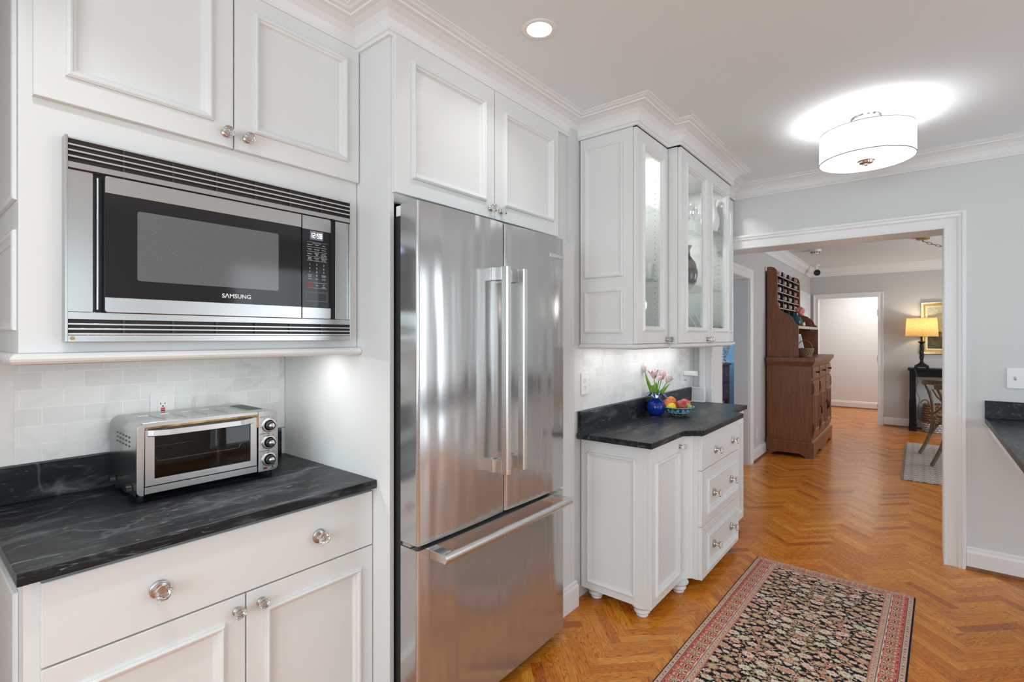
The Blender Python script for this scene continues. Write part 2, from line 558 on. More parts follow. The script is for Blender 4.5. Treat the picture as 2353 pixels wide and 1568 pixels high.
class MB:
    def __init__(s):
        s.v, s.f, s.m, s.sm, s.mats = [], [], [], [], []

    def mi(s, mat):
        if mat not in s.mats:
            s.mats.append(mat)
        return s.mats.index(mat)

    def add(s, verts, faces, mat, smooth=False):
        k = len(s.v)
        i = s.mi(mat)
        s.v += [tuple(map(float, p)) for p in verts]
        for f in faces:
            s.f.append(tuple(k + j for j in f))
            s.m.append(i)
            s.sm.append(smooth)
        return s

    def box(s, x0, x1, y0, y1, z0, z1, mat, T=None):
        P = [(x, y, z) for x in (x0, x1) for y in (y0, y1) for z in (z0, z1)]
        if T:
            P = [T(*p) for p in P]
        s.add(P, [(0, 1, 3, 2), (4, 6, 7, 5), (0, 4, 5, 1), (2, 3, 7, 6), (0, 2, 6, 4), (1, 5, 7, 3)], mat)
        return s

    def loft(s, rings, mat, cap0=True, cap1=True, smooth=False, closed=True):
        n = len(rings[0])
        V = [p for r in rings for p in r]
        F = []
        for a in range(len(rings) - 1):
            for j in range(n if closed else n - 1):
                b, c = a * n + j, a * n + (j + 1) % n
                F.append((b, c, c + n, b + n))
        s.add(V, F, mat, smooth)
        k = len(s.v) - len(V)
        i = s.mi(mat)
        for cap, base in ((cap0, 0), (cap1, (len(rings) - 1) * n)):
            if cap:
                s.f.append(tuple(k + base + j for j in range(n)))
                s.m.append(i)
                s.sm.append(False)
        return s

    def lathe(s, prof, mat, n=32, T=None, cap0=False, cap1=False, smooth=True, ph=0.0):
        """prof: (radius, height); T maps (a, b, h)."""
        T = T or (lambda a, b, h: (a, b, h))
        rings = [[T(r * cos(2 * pi * j / n + ph), r * sin(2 * pi * j / n + ph), h) for j in range(n)] for r, h in prof]
        return s.loft(rings, mat, cap0, cap1, smooth)

    def tube(s, path, r, mat, n=10, caps=True, smooth=True, flatness=1.0, up=None):
        path = [Vector(p) for p in path]
        rs = r if isinstance(r, (list, tuple)) else [r] * len(path)
        rings = []
        t0 = (path[1] - path[0]).normalized()
        a = Vector(up) if up else (Vector((0, 0, 1)) if abs(t0.z) < 0.9 else Vector((1, 0, 0)))
        x = (a - t0 * a.dot(t0)).normalized()
        for i, p in enumerate(path):
            t = (path[min(i + 1, len(path) - 1)] - path[max(i - 1, 0)]).normalized()
            x = (x - t * x.dot(t)).normalized()
            y = t.cross(x)
            rings.append([tuple(p + (x * cos(2 * pi * j / n) + y * sin(2 * pi * j / n) * flatness) * rs[i]) for j in range(n)])
        return s.loft(rings, mat, caps, caps, smooth)

    def prism(s, poly, h0, h1, mat, T=None):
        """poly in (a, b), extruded over h; T maps (a, b, h)."""
        T = T or (lambda a, b, h: (a, b, h))
        return s.loft([[T(a, b, h0) for a, b in poly], [T(a, b, h1) for a, b in poly]], mat)

    def sweep(s, path, prof, mat, T, closed=False, caps=True, smooth=False):
        """Mitred sweep in a plane: profile (o, h) is offset o to the right of the path; T maps (u, w, h)."""
        n = len(path)
        nor = []
        for i in range(n if closed else n - 1):
            a, b = path[i], path[(i + 1) % n]
            L = sqrt((b[0] - a[0]) ** 2 + (b[1] - a[1]) ** 2)
            nor.append(((b[1] - a[1]) / L, -(b[0] - a[0]) / L))
        rings = []
        for i in range(n):
            if closed:
                p, q = nor[i - 1], nor[i]
            else:
                p, q = nor[max(i - 1, 0)], nor[min(i, n - 2)]
            d = 1 + p[0] * q[0] + p[1] * q[1]
            mx, my = (p[0] + q[0]) / d, (p[1] + q[1]) / d
            rings.append([T(path[i][0] + mx * o, path[i][1] + my * o, h) for o, h in prof])
        if closed:
            rings.append(rings[0])
        return s.loft(rings, mat, caps and not closed, caps and not closed, smooth)

    def rects(s, T, rect, prof, mat, cap=True, back=None):
        """Nested rectangles: prof = (inset, n); rect = (u0, u1, w0, w1)."""
        u0, u1, w0, w1 = rect
        rings = [[T(u0 + d, w0 + d, n), T(u1 - d, w0 + d, n), T(u1 - d, w1 - d, n), T(u0 + d, w1 - d, n)] for d, n in prof]
        return s.loft(rings, mat, False, cap)

    def sphere(s, c, r, mat, nu=20, nv=12, sc=(1, 1, 1), smooth=True, f=None):
        rings = []
        for i in range(nv + 1):
            th = pi * i / nv
            ring = []
            for j in range(nu):
                ph = 2 * pi * j / nu
                d = (sin(th) * cos(ph), sin(th) * sin(ph), -cos(th))
                k = r * (f(th, ph) if f else 1)
                ring.append((c[0] + d[0] * k * sc[0], c[1] + d[1] * k * sc[1], c[2] + d[2] * k * sc[2]))
            rings.append(ring)
        return s.loft(rings, mat, False, False, smooth)

    def text(s, body, size, T, mat, align='CENTER', depth=0.0004, bold=False):
        cu = bpy.data.curves.new('lettering', 'FONT')
        cu.body = body
        cu.size = size
        cu.align_x = align
        cu.align_y = 'CENTER'
        cu.resolution_u = 3
        if bold:
            cu.offset = size * 0.018
        o = bpy.data.objects.new('lettering', cu)
        C.objects.link(o)
        dg = bpy.context.evaluated_depsgraph_get()
        me = bpy.data.meshes.new_from_object(o.evaluated_get(dg))
        V = [T(v.co.x, v.co.y, depth) for v in me.vertices]
        F = [tuple(p.vertices) for p in me.polygons]
        s.add(V, F, mat)
        bpy.data.objects.remove(o)
        bpy.data.curves.remove(cu)
        bpy.data.meshes.remove(me)
        return s

    def mesh(s, name, off=(0, 0, 0), sharp=35, fix=True):
        me = bpy.data.meshes.new(name)
        V = [(p[0] - off[0], p[1] - off[1], p[2] - off[2]) for p in s.v]
        me.from_pydata(V, [], s.f)
        for mt in s.mats:
            me.materials.append(mt)
        me.polygons.foreach_set('material_index', s.m)
        me.polygons.foreach_set('use_smooth', s.sm)
        if fix:
            bm = bmesh.new()
            bm.from_mesh(me)
            bmesh.ops.remove_doubles(bm, verts=bm.verts, dist=1e-6)
            bmesh.ops.recalc_face_normals(bm, faces=bm.faces)
            bm.to_mesh(me)
            bm.free()
        if any(s.sm):
            me.set_sharp_from_angle(angle=radians(sharp))
        me.update()
        return me

    def base(s):
        a = np.array(s.v)
        return (float((a[:, 0].min() + a[:, 0].max()) / 2), float((a[:, 1].min() + a[:, 1].max()) / 2), float(a[:, 2].min()))

    def build(s, name, parent=None, bevel=0.0, seg=2, sharp=35, org=None, fix=True):
        pw = world_of(parent)
        off = org if org is not None else (s.base() if parent is None else pw)
        me = s.mesh(name, off, sharp, fix)
        o = bpy.data.objects.new(name, me)
        C.objects.link(o)
        o.parent = parent
        o.location = tuple(off[i] - pw[i] for i in range(3))
        W[o.name] = tuple(off)
        if bevel:
            md = o.modifiers.new('edges', 'BEVEL')
            md.width = bevel
            md.segments = seg
            md.limit_method = 'ANGLE'
            md.angle_limit = radians(40)
            md.harden_normals = False
        return o


def tag(o, label, cat, group=None, kind=None):
    if label:
        o['label'] = label
    if cat:
        o['category'] = cat
    if group:
        o['group'] = group
    if kind:
        o['kind'] = kind
    return o


def thing(name, label, cat, loc=(0, 0, 0), group=None, kind=None):
    o = bpy.data.objects.new(name, None)
    C.objects.link(o)
    o.location = loc
    o.empty_display_size = 0.05
    W[o.name] = tuple(loc)
    return tag(o, label, cat, group, kind)


def struct(name, mb, label, cat, bevel=0.0, parent=None, **kw):
    o = mb.build(name, parent, bevel, **kw)
    return tag(o, label, cat, kind='structure') if parent is None else o


def place(me, name, parent, loc, rotz=0.0):
    o = bpy.data.objects.new(name, me)
    C.objects.link(o)
    o.parent = parent
    pw = world_of(parent)
    o.location = tuple(loc[i] - pw[i] for i in range(3))
    o.rotation_euler = (0, 0, rotz)
    W[o.name] = tuple(loc)
    return o


def copy_tree(o, parent=None):
    c = o.copy()
    C.objects.link(c)
    if parent is not None:
        c.parent = parent
        c.matrix_parent_inverse = o.matrix_parent_inverse.copy()
    for ch in list(o.children):
        copy_tree(ch, c)
    return c


def rrect(w, h, r, n=5, cx=0.0, cy=0.0, corners=(1, 1, 1, 1)):
    """Rounded rectangle, centred; corners: +x+y, -x+y, -x-y, +x-y."""
    P = []
    for k, (sx, sy) in enumerate(((1, 1), (-1, 1), (-1, -1), (1, -1))):
        if corners[k] and r > 0:
            for i in range(n + 1):
                a = pi / 2 * k + pi / 2 * i / n
                P.append((cx + sx * (w / 2 - r) + r * cos(a), cy + sy * (h / 2 - r) + r * sin(a)))
        else:
            P.append((cx + sx * w / 2, cy + sy * h / 2))
    return P


# ------------------------------------------------------------------ cabinet helpers
# raised panel moulding: a proud bead that steps down to a sunk flat panel
MOULD = [(0, 0), (0.0008, 0.0085), (0.003, 0.0085), (0.0038, 0.0105), (0.008, 0.0125), (0.0125, 0.011), (0.016, 0.005), (0.0215, 0.002), (0.0225, -0.002), (0.026, -0.007), (0.029, -0.009)]


def door_mb(T, rect, th, panel=None, mat=None, glass=False, extra=None):
    mat = mat or PAINT
    u0, u1, w0, w1 = rect
    m = MB()
    ring = lambda a, b, c, d, n: [T(a, c, n), T(b, c, n), T(b, d, n), T(a, d, n)]
    e = 0.0015
    rings = [ring(u0, u1, w0, w1, -th), ring(u0, u1, w0, w1, -e), ring(u0 + e, u1 - e, w0 + e, w1 - e, 0)]
    if panel is None:
        return m.loft(rings, mat, True, True)
    p0, p1, q0, q1 = panel
    for d, n in MOULD:
        rings.append(ring(p0 + d, p1 - d, q0 + d, q1 - d, n))
    if glass:
        d = MOULD[-1][0]
        rings.append(ring(p0 + d, p1 - d, q0 + d, q1 - d, -th))
        rings.append(rings[0])
        return m.loft(rings, mat, False, False)
    m.loft(rings, mat, True, True)
    return m


def knob_mesh(name, s, big):
    """Cut-glass knob on a metal rose; axis along -Y."""
    m = MB()
    T = lambda a, b, h: (a, -h, b)
    if big:
        m.lathe([(0.0, 0), (0.0235 * s, 0), (0.0235 * s, 0.004 * s), (0.021 * s, 0.006 * s), (0.019 * s, 0.0065 * s), (0.018 * s, 0.010 * s), (0.010 * s, 0.012 * s), (0.008 * s, 0.020 * s), (0.0, 0.020 * s)], NICKEL, 28, T)
        g = [(0.0, 0.0195), (0.010, 0.0195), (0.0125, 0.024), (0.0205, 0.032), (0.0215, 0.038), (0.015, 0.046), (0.007, 0.0475), (0.0, 0.0475)]
    else:
        m.lathe([(0.0, 0), (0.0125 * s, 0), (0.0125 * s, 0.004 * s), (0.010 * s, 0.006 * s), (0.0075 * s, 0.008 * s), (0.0065 * s, 0.012 * s), (0.0, 0.012 * s)], NICKEL, 24, T)
        g = [(0.0, 0.0115), (0.008, 0.0115), (0.010, 0.016), (0.0165, 0.023), (0.0175, 0.028), (0.012, 0.035), (0.006, 0.0362), (0.0, 0.0362)]
    m.lathe([(r * s, h * s) for r, h in g], GLASS, 8, T, smooth=False, ph=pi / 8)
    return m.mesh(name)


KNOB_S = knob_mesh('small_knob', 1.0, False)
KNOB_L = knob_mesh('large_knob', 1.0, True)

# ------------------------------------------------------------------ the setting
def build_floor():
    w, n = 0.0495, 6
    x0, x1, y0, y1 = -2.5, 12.4, -3.1, 4.1
    oy = 1.09
    r2 = sqrt(0.5)
    V, F, UV, BD = [], [], [], []
    rng = random.Random(3)
    lim = int(18 / w)
    seen = 0
    L = n * w

    def wp(p, q):
        return (p * r2 + q * r2, (q - p) * r2 + oy)
    for sidx in range(-140, 500):
        # walk the anti-diagonals: sum index gives the X position, difference the Y position
        for k in range(-60, 61):
            # boards start where (x - y) = 0 (mod 2n) [along p] and (x - y) = 2n-1 (mod 2n) [along q]
            for kind, dd in ((0, 2 * n * k), (1, 2 * n * k + 2 * n - 1)):
                # choose y so that x + y = 2*sidx (+ parity)
                sm = 2 * sidx + (dd & 1)
                x = (sm + dd) // 2
                y = (sm - dd) // 2
                if kind == 0:
                    a0, a1, b0, b1 = x * w, x * w + L, y * w, y * w + w
                else:
                    a0, a1, b0, b1 = x * w, x * w + w, y * w, y * w + L
                cx, cyy = wp((a0 + a1) / 2, (b0 + b1) / 2)
                if not (x0 - .2 < cx < x1 + .2 and y0 - .2 < cyy < y1 + .2):
                    continue
                P = [(a0, b0), (a1, b0), (a1, b1), (a0, b1)]
                q = [wp(*p) for p in P]
                b = len(V)
                V += [(px, py, 0.0) for px, py in q]
                F.append((b, b + 1, b + 2, b + 3))
                ou, ov, rn = rng.uniform(0, 40), rng.uniform(0, 40), rng.random()
                if kind == 0:
                    UV += [(ou, ov), (ou + L, ov), (ou + L, ov + w), (ou, ov + w)]
                    BD += [(rn, 0), (rn, 0), (rn, 1), (rn, 1)]
                else:
                    UV += [(ou, ov), (ou, ov + w), (ou + L, ov + w), (ou + L, ov)]
                    BD += [(rn, 0), (rn, 1), (rn, 1), (rn, 0)]
    me = bpy.data.meshes.new('floor')
    me.from_pydata(V, [], F)
    for nm, dat in (('grain', UV), ('board', BD)):
        lay = me.uv_layers.new(name=nm)
        lay.data.foreach_set('uv', np.array(dat, dtype=np.float32).ravel())
    me.materials.append(FLOORM)
    me.update()
    o = bpy.data.objects.new('floor', me)
    C.objects.link(o)
    W[o.name] = (0, 0, 0)
    tag(o, 'golden oak herringbone parquet floor', 'floor', kind='structure')


build_floor()

XF, XB = 4.22, 4.45        # wall between kitchen and dining room
YW = 1.46                  # tiled wall behind the glass-door cabinets
YD = 1.49                  # dining-room left wall
XE = 10.18                 # dining-room far wall

m = MB().box(-2.55, 12.6, -3.2, 4.15, CEIL, CEIL + 0.15, CEILP)
struct('ceiling', m, 'smooth light grey painted ceiling', 'ceiling')

m = MB().box(-2.5, 2.31, 2.245, 2.45, 0, CEIL, WALLP)
struct('wall_left', m, 'kitchen wall behind the microwave cabinet and refrigerator', 'wall')
m = MB().box(2.05, 2.31, 1.435, 2.245, 0, 1.93, WALLP).box(2.195, 2.31, 1.481, 2.245, 1.93, CEIL, WALLP).box(2.31, XF, YW, 1.66, 0, CEIL, WALLP)
struct('wall_middle', m, 'grey wall beside the refrigerator and behind the fruit bowl counter', 'wall')
m = MB()
m.box(XF, XB, 1.325, 1.66, 0, CEIL, WALLP)
m.box(XF, XB, -3.2, -0.143, 0, CEIL, WALLP)
m.box(XF, XB, -0.143, 1.325, 2.148, CEIL, WALLP)
struct('wall_far', m, 'pale grey textured wall with the wide cased opening to the dining room', 'wall')
m = MB()
m.box(-2.55, -2.4, -3.0, -1.1, 0, CEIL, WALLP).box(-2.55, -2.4, 1.7, 2.45, 0, CEIL, WALLP)
m.box(-2.55, -2.4, -1.1, 1.7, 0, 0.8, WALLP).box(-2.55, -2.4, -1.1, 1.7, 2.3, CEIL, WALLP)
struct('wall_back', m, 'kitchen wall behind the viewer', 'wall')
m = MB()
m.box(-2.55, -2.3, -3.0, -2.8, 0, CEIL, WALLP).box(0.9, 2.4, -3.0, -2.8, 0, CEIL, WALLP)
m.box(4.1, XF, -3.0, -2.8, 0, CEIL, WALLP).box(2.4, 4.1, -3.0, -2.8, 2.3, CEIL, WALLP)
m.box(-2.3, 0.9, -3.0, -2.8, 0, 0.85, WALLP).box(-2.3, 0.9, -3.0, -2.8, 2.3, CEIL, WALLP)
struct('wall_right', m, 'kitchen wall opposite the cabinets', 'wall')


m = MB().box(-0.75, -0.6, 1.30, 2.245, 0, CEIL, WALLP)  # unseen wall added to keep light off the microwave cabinet's side
struct('wall_light_block', m, 'added unseen wall left of the microwave cabinet, shading its side', 'wall')


def window(name, T, u0, u1, w0, w1, label):
    m = MB()
    for a, b in ((u0, u0 + .06), ((u0 + u1) / 2 - .04, (u0 + u1) / 2 + .04), (u1 - .06, u1)):
        m.box(a, b, w0, w1, -0.02, 0.03, TRIMP, T)
    for c, d in ((w0, w0 + .06), ((w0 + w1) / 2 - .025, (w0 + w1) / 2 + .025), (w1 - .06, w1)):
        m.box(u0 + .06, u1 - .06, c, d, -0.019, 0.029, TRIMP, T)
    o = struct(name, m, label, 'window')
    g = MB().box(u0 + .05, u1 - .05, w0 + .05, w1 - .05, 0.0, 0.006, PANE, T)
    g.build('pane', o)


window('window_1', lambda u, w, n: (-2.47 + n, u, w), -1.1, 1.7, 0.8, 2.3, 'white window behind the viewer')
window('window_4', lambda u, w, n: (u, -2.9 + n, w), 2.4, 4.1, 0.0, 2.3, 'added glazed opening opposite the cabinets, out of sight, for light')  # opening added to go with the light on the far cabinets
window('window_2', lambda u, w, n: (u, -2.9 + n, w), -2.3, 0.9, 0.85, 2.3, 'white window opposite the cabinets')

# dining room
m = MB()
m.box(XB, 4.95, YD, YD + .15, 0, CEIL, WALLD).box(6.08, XE, YD, YD + .15, 0, CEIL, WALLD)
m.box(4.95, 6.08, YD, YD + .15, 2.11, CEIL, WALLD)
struct('wall_dining_left', m, 'dining room side wall behind the brown hutch', 'wall')
m = MB()
m.box(XE, XE + .12, 1.385, 1.64, 0, CEIL, WALLD).box(XE, XE + .12, -3.0, 0.505, 0, CEIL, WALLD)
m.box(XE, XE + .12, 0.505, 1.385, 2.12, CEIL, WALLD)
struct('wall_dining_far', m, 'beige dining room end wall with the open doorway and painting', 'wall')
m = MB()
m.box(XB, 6.2, -3.15, -3.0, 0, CEIL, WALLD).box(9.0, XE + .12, -3.15, -3.0, 0, CEIL, WALLD)
m.box(6.2, 9.0, -3.15, -3.0, 0, 0.65, WALLD).box(6.2, 9.0, -3.15, -3.0, 2.35, CEIL, WALLD)
struct('wall_dining_right', m, 'dining room wall out of sight on the right', 'wall')
window('window_3', lambda u, w, n: (u, -3.07 + n, w), 6.2, 9.0, 0.65, 2.35, 'dining room window out of sight on the right')
WHITEW = pm('white_wall_weave', (0.74, 0.735, 0.72), 0.85, bump=((1, 1, 0.25), 220, 0.12, 0.001))
m = MB().box(12.25, 12.4, -1.5, 3.0, 0, CEIL, WHITEW).box(10.3, 12.25, 2.6, 2.75, 0, CEIL, WHITEW).box(10.3, 12.25, -1.5, -1.35, 0, CEIL, WHITEW)
struct('wall_hallway', m, 'bright white hallway wall seen through the far doorway', 'wall')
# blue room
m = MB()
m.box(4.45, 12.3, 4.0, 4.15, 0, CEIL, WALLB).box(10.4, 10.55, 1.64, 4.0, 0, CEIL, WALLB).box(4.45, 4.6, 1.66, 4.0, 0, CEIL, WALLB)
struct('wall_blue_room', m, 'light blue wall of the room beyond the left doorway', 'wall')
m = MB().box(10.37, 10.40, 1.64, 4.0, 0.0, 0.93, pm('blue_dado', srgb(112, 150, 186), 0.6)).box(10.355, 10.40, 1.64, 4.0, 0.93, 0.985, pm('blue_rail', srgb(150, 186, 210), 0.5))
struct('trim_9', m, 'blue chair rail and dado in the blue room', 'trim')

# crown mouldings
CROWN = [(0, 2.518), (0.012, 2.518), (0.012, 2.530), (0.019, 2.533), (0.019, 2.541), (0.011, 2.545), (0.013, 2.554), (0.022, 2.572), (0.040, 2.590), (0.064, 2.600),
         (0.080, 2.602), (0.082, 2.608), (0.096, 2.609), (0.104, 2.614), (0.115, 2.616), (0.115, 2.6199), (0, 2.6199)]
m = MB().sweep([(-2.4, 1.68), (1.135, 1.68), (1.135, 1.48), (2.40, 1.48), (2.40, 1.12), (2.80, 1.12), (2.80, 1.045), (3.79, 1.045), (3.79, 1.145), (XF, 1.145), (XF, -2.8)],
               CROWN, TRIMP, lambda u, w, h: (u, w, h))
struct('trim_1', m, 'white crown moulding stepping around the cabinet tops and along the far wall', 'crown moulding')
CROWND = [(0, 2.475), (0.010, 2.475), (0.014, 2.49), (0.010, 2.497), (0.022, 2.53), (0.05, 2.555), (0.06, 2.575), (0.07, 2.60), (0.085, 2.61), (0.085, 2.6199), (0, 2.6199)]
m = MB().sweep([(XB, YD), (XE, YD), (XE, -3.0)], CROWND, TRIMP, lambda u, w, h: (u, w, h))
struct('trim_2', m, 'white crown moulding around the dining room ceiling', 'crown moulding')

# casings
CAS = [(0, 0), (0, 0.018), (0.005, 0.021), (0.012, 0.021), (0.015, 0.016), (0.060, 0.016), (0.064, 0.019), (0.070, 0.024), (0.084, 0.026), (0.088, 0.031), (0.102, 0.031), (0.106, 0.026), (0.106, 0)]
m = MB().sweep([(1.303, 0), (1.303, 2.124), (-0.121, 2.124), (-0.121, 0)], CAS, TRIMP, lambda u, w, h: (XF - h, u, w))
m.box(XF - .001, XB + .001, 1.303, 1.325, 0, 2.124, TRIMP).box(XF - .001, XB + .001, -0.143, -0.121, 0, 2.124, TRIMP).box(XF - .001, XB + .001, -0.143, 1.325, 2.124, 2.148, TRIMP)
struct('trim_3', m, 'wide white casing and jamb of the opening to the dining room', 'door casing')
m = MB().sweep([(1.303, 0), (1.303, 2.124), (-0.121, 2.124), (-0.121, 0)], CAS, TRIMP, lambda u, w, h: (XB + h, u, w))
struct('trim_4', m, 'white casing on the dining room side of the opening', 'door casing')
CAS2 = [(0, 0), (0, 0.018), (0.01, 0.02), (0.02, 0.015), (0.06, 0.015), (0.075, 0.024), (0.10, 0.028), (0.105, 0.024), (0.105, 0)]
m = MB().sweep([(6.08, 0), (6.08, 2.09), (4.95, 2.09), (4.95, 0)], CAS2, TRIMP, lambda u, w, h: (u, YD - h, w))
m.box(6.06, 6.081, YD - .001, YD + .151, 0, 2.09, TRIMP).box(4.949, 4.97, YD - .001, YD + .151, 0, 2.09, TRIMP).box(4.97, 6.06, YD - .001, YD + .151, 2.088, 2.111, TRIMP)
struct('trim_5', m, 'white casing of the doorway to the blue room', 'door casing')
CAS3 = [(0, 0), (0, 0.018), (0.01, 0.02), (0.02, 0.014), (0.045, 0.014), (0.055, 0.022), (0.07, 0.026), (0.075, 0.02), (0.075, 0)]
m = MB().sweep([(1.365, 0), (1.365, 2.10), (0.525, 2.10), (0.525, 0)], CAS3, TRIMP, lambda u, w, h: (XE - h, u, w))
m.box(XE - .001, XE + .121, 1.365, 1.385, 0, 2.10, TRIMP).box(XE - .001, XE + .121, 0.505, 0.525, 0, 2.10, TRIMP).box(XE - .001, XE + .121, 0.505, 1.385, 2.10, 2.12, TRIMP)
d1 = struct('door_1', m, 'white casing of the far doorway with three door hinges', 'doorway')
for z in (1.84, 1.07, 0.28):
    h = MB().box(XE + .02, XE + .11, 0.5255, 0.531, z - .05, z + .05, BRASS)
    h.lathe([(0, -0.052), (0.007, -0.052), (0.007, 0.052), (0, 0.052)], BRASS, 12, lambda a, b, hh: (XE + .112 + a, 0.532 + b, z + hh))
    h.build('hinge', d1)
# cased door at the end of the dining-room side wall
m = MB().sweep([(9.95, 0), (9.95, 2.1), (9.2, 2.1), (9.2, 0)], CAS3, TRIMP, lambda u, w, h: (u, YD - h, w))
m.box(9.2, 9.95, YD - .012, YD - .002, 0, 2.1, TRIMP)
struct('door_2', m, 'white door half hidden behind the brown hutch', 'door')

# baseboards with a wooden shoe
BASE = [(0, 0), (0.018, 0), (0.018, 0.105), (0.016, 0.113), (0.012, 0.117), (0.012, 0.130), (0.006, 0.138), (0, 0.138)]
SHOE = [(0, 0), (0.034, 0), (0.034, 0.006), (0.028, 0.017), (0.019, 0.020), (0, 0.020)]


def baseboard(name, path, label, shoe=True):
    m = MB().sweep(path, BASE, TRIMP, lambda u, w, h: (u, w, h))
    o = struct(name, m, label, 'baseboard')
    if shoe:
        MB().sweep(path, SHOE, SHOEW, lambda u, w, h: (u, w, h)).build('shoe_moulding', o)


baseboard('baseboard_left', [(2.06, 1.435), (2.31, 1.435), (2.31, 1.459)], 'white baseboard of the short wall right of the refrigerator', False)
baseboard('baseboard_right', [(XF, -0.229), (XF, -2.8)], 'white baseboard right of the wide cased opening')
baseboard('baseboard_dining_left', [(6.187, YD), (9.12, YD)], 'white baseboard behind the brown hutch')
baseboard('baseboard_dining_far', [(XE, 0.448), (XE, -3.0)], 'white baseboard under the painting')
baseboard('baseboard_hallway', [(12.25, 2.6), (12.25, -1.35)], 'white baseboard of the hallway beyond the far doorway')

# ------------------------------------------------------------------ tiled backsplashes
m = MB().box(0.255, 1.108, 2.237, 2.2455, 1.032, 1.40, TILE)
m.box(-0.6, 0.255, 2.238, 2.2455, 1.032, 1.40, MARBLE).box(1.108, 1.134, 2.238, 2.2455, 1.032, 1.40, MARBLE)
struct('trim_6', m, 'white marble subway tile backsplash behind the toaster oven', 'backsplash')
m = MB().box(2.43, 3.98, 1.452, 1.4605, 1.032, 1.392, TILE)
m.box(2.33, 2.43, 1.453, 1.4605, 1.032, 1.392, MARBLE).box(3.98, 4.10, 1.453, 1.4605, 1.032, 1.392, MARBLE)
struct('trim_7', m, 'white marble subway tile backsplash behind the fruit bowl', 'backsplash')

# ------------------------------------------------------------------ microwave wall cabinet (left)
t = thing('wall_cabinet', 'white wall cabinet holding the built-in microwave, two doors above it', 'cabinet', (0.665, 1.96, 1.375))
m = MB()
m.box(0.199, 0.219, 1.70, 2.236, 1.40, 2.53, PAINT).box(1.112, 1.132, 1.70, 2.236, 1.40, 2.53, PAINT)
m.box(0.219, 1.112, 1.70, 2.236, 1.40, 1.42, PAINT).box(0.219, 1.112, 1.70, 2.236, 1.955, 1.975, PAINT).box(0.219, 1.112, 1.70, 2.236, 2.51, 2.53, PAINT)
m.box(0.219, 1.112, 2.216, 2.236, 1.42, 2.51, PAINT)
m.box(0.199, 0.30, 1.68, 1.70, 1.40, 2.53, PAINT).box(1.07, 1.132, 1.68, 1.70, 1.40, 2.53, PAINT)
m.box(0.30, 1.07, 1.68, 1.70, 1.40, 1.44, PAINT).box(0.30, 1.07, 1.68, 1.70, 1.93, 2.03, PAINT).box(0.30, 1.07, 1.68, 1.70, 2.51, 2.53, PAINT)
m.build('body', t)
T = left(0.1985)
m = MB()
for q0, q1 in ((1.772, 2.45), (1.455, 1.70)):
    m.rects(T, (1.70, 2.20, q0, q1), [(0, 0), (0.0015, 0.007), (0.006, 0.0095), (0.011, 0.0085), (0.014, 0.004), (0.021, 0.0015), (0.026, 0.001), (0.029, 0.0)], PAINT, False)
m.build('side_panel', t)
Tf = front(1.66)
for rect, pan, kx in (((0.223, 0.678, 2.025, 2.530), (0.281, 0.619, 2.091, 2.476), 0.655), ((0.682, 1.131, 2.025, 2.530), (0.738, 1.080, 2.090, 2.478), 0.718)):
    d = door_mb(Tf, rect, 0.0195, pan).build('door', t)
    place(KNOB_S, 'knob', d, (kx, 1.66, 2.066))
m = MB()
rp = [(0, 1.372), (0.006, 1.372), (0.012, 1.374), (0.017, 1.380), (0.019, 1.386), (0.017, 1.392), (0.012, 1.397), (0.006, 1.3995), (0, 1.3995)]
m.sweep([(0.199, 2.236), (0.199, 1.664), (1.132, 1.664)], [(o * 1.0, h) for o, h in rp], PAINT, lambda u, w, h: (u, w, h))
m.box(0.199, 1.132, 1.664, 1.70, 1.372, 1.3995, PAINT)
m.build('light_rail', t)
m = MB().box(0.30, 1.05, 1.80, 1.85, 1.388, 1.3995, WPLASTIC)
m.build('under_cabinet_light', t)
area('under_cabinet_lamp', (0.67, 1.83, 1.386), (0, 0, 0), 0.75, 0.05, 2.6, (0.98, 1.0, 0.98))

# ------------------------------------------------------------------ built-in microwave
t = thing('microwave', 'built-in stainless microwave with black glass door in the left wall cabinet', 'microwave', (0.684, 1.70, 1.43))
m = MB().box(0.305, 1.065, 1.702, 2.12, 1.445, 1.925, DARKM).box(0.336, 1.031, 1.668, 1.702, 1.503, 1.868, BLACK)
m.build('case', t)
for x0_, x1_ in ((0.284, 0.3355), (1.0305, 1.084)):
    MB().box(x0_, x1_, 1.660, 1.6795, 1.503, 1.862, STEEL).build('trim_stile', t, 0.0008)
for x0_, x1_, y0_ in ((0.278, 0.2835, 1.645), (1.0845, 1.087, 1.650)):
    MB().box(x0_, x1_, y0_, 1.6795, 1.427, 1.943, STEEL).build('trim_flange', t, 0.0008)


VENT = pm('dark_vent', (0.030, 0.024, 0.022), 0.4)


def grille(name, z0, z1, bar, slats, tray):
    m = MB()
    m.box(0.284, 1.084, 1.664, 1.6795, z0, z1, VENT)
    (a, b) = bar
    m.box(0.284, 1.084, 1.650, 1.664, a, b, STEEL)
    for z in slats:
        m.box(0.2842, 1.0838, 1.649, 1.656, z - .0022, z + .0022, STEELV)
    for x in (0.40, 0.515, 0.63, 0.745, 0.86, 0.975):
        m.box(x - .003, x + .003, 1.657, 1.664, z0, z1, DARKM)
    if tray:
        m.box(0.284, 1.084, 1.650, 1.662, tray[0], tray[1], STEEL)
        m.lathe([(0, 0), (0.005, 0), (0.005, 0.001), (0, 0.001)], BRASS, 14, lambda a, b, h: (0.293 + a, 1.650 - h, tray[0] + .009 + b))
    return m.build(name, t, 0.0006)


grille('top_grille', 1.862, 1.943, (1.864, 1.879), (1.893, 1.9075, 1.922, 1.938), None)
grille('bottom_grille', 1.427, 1.503, (1.484, 1.502), (1.472, 1.4595, 1.447), (1.427, 1.4435))
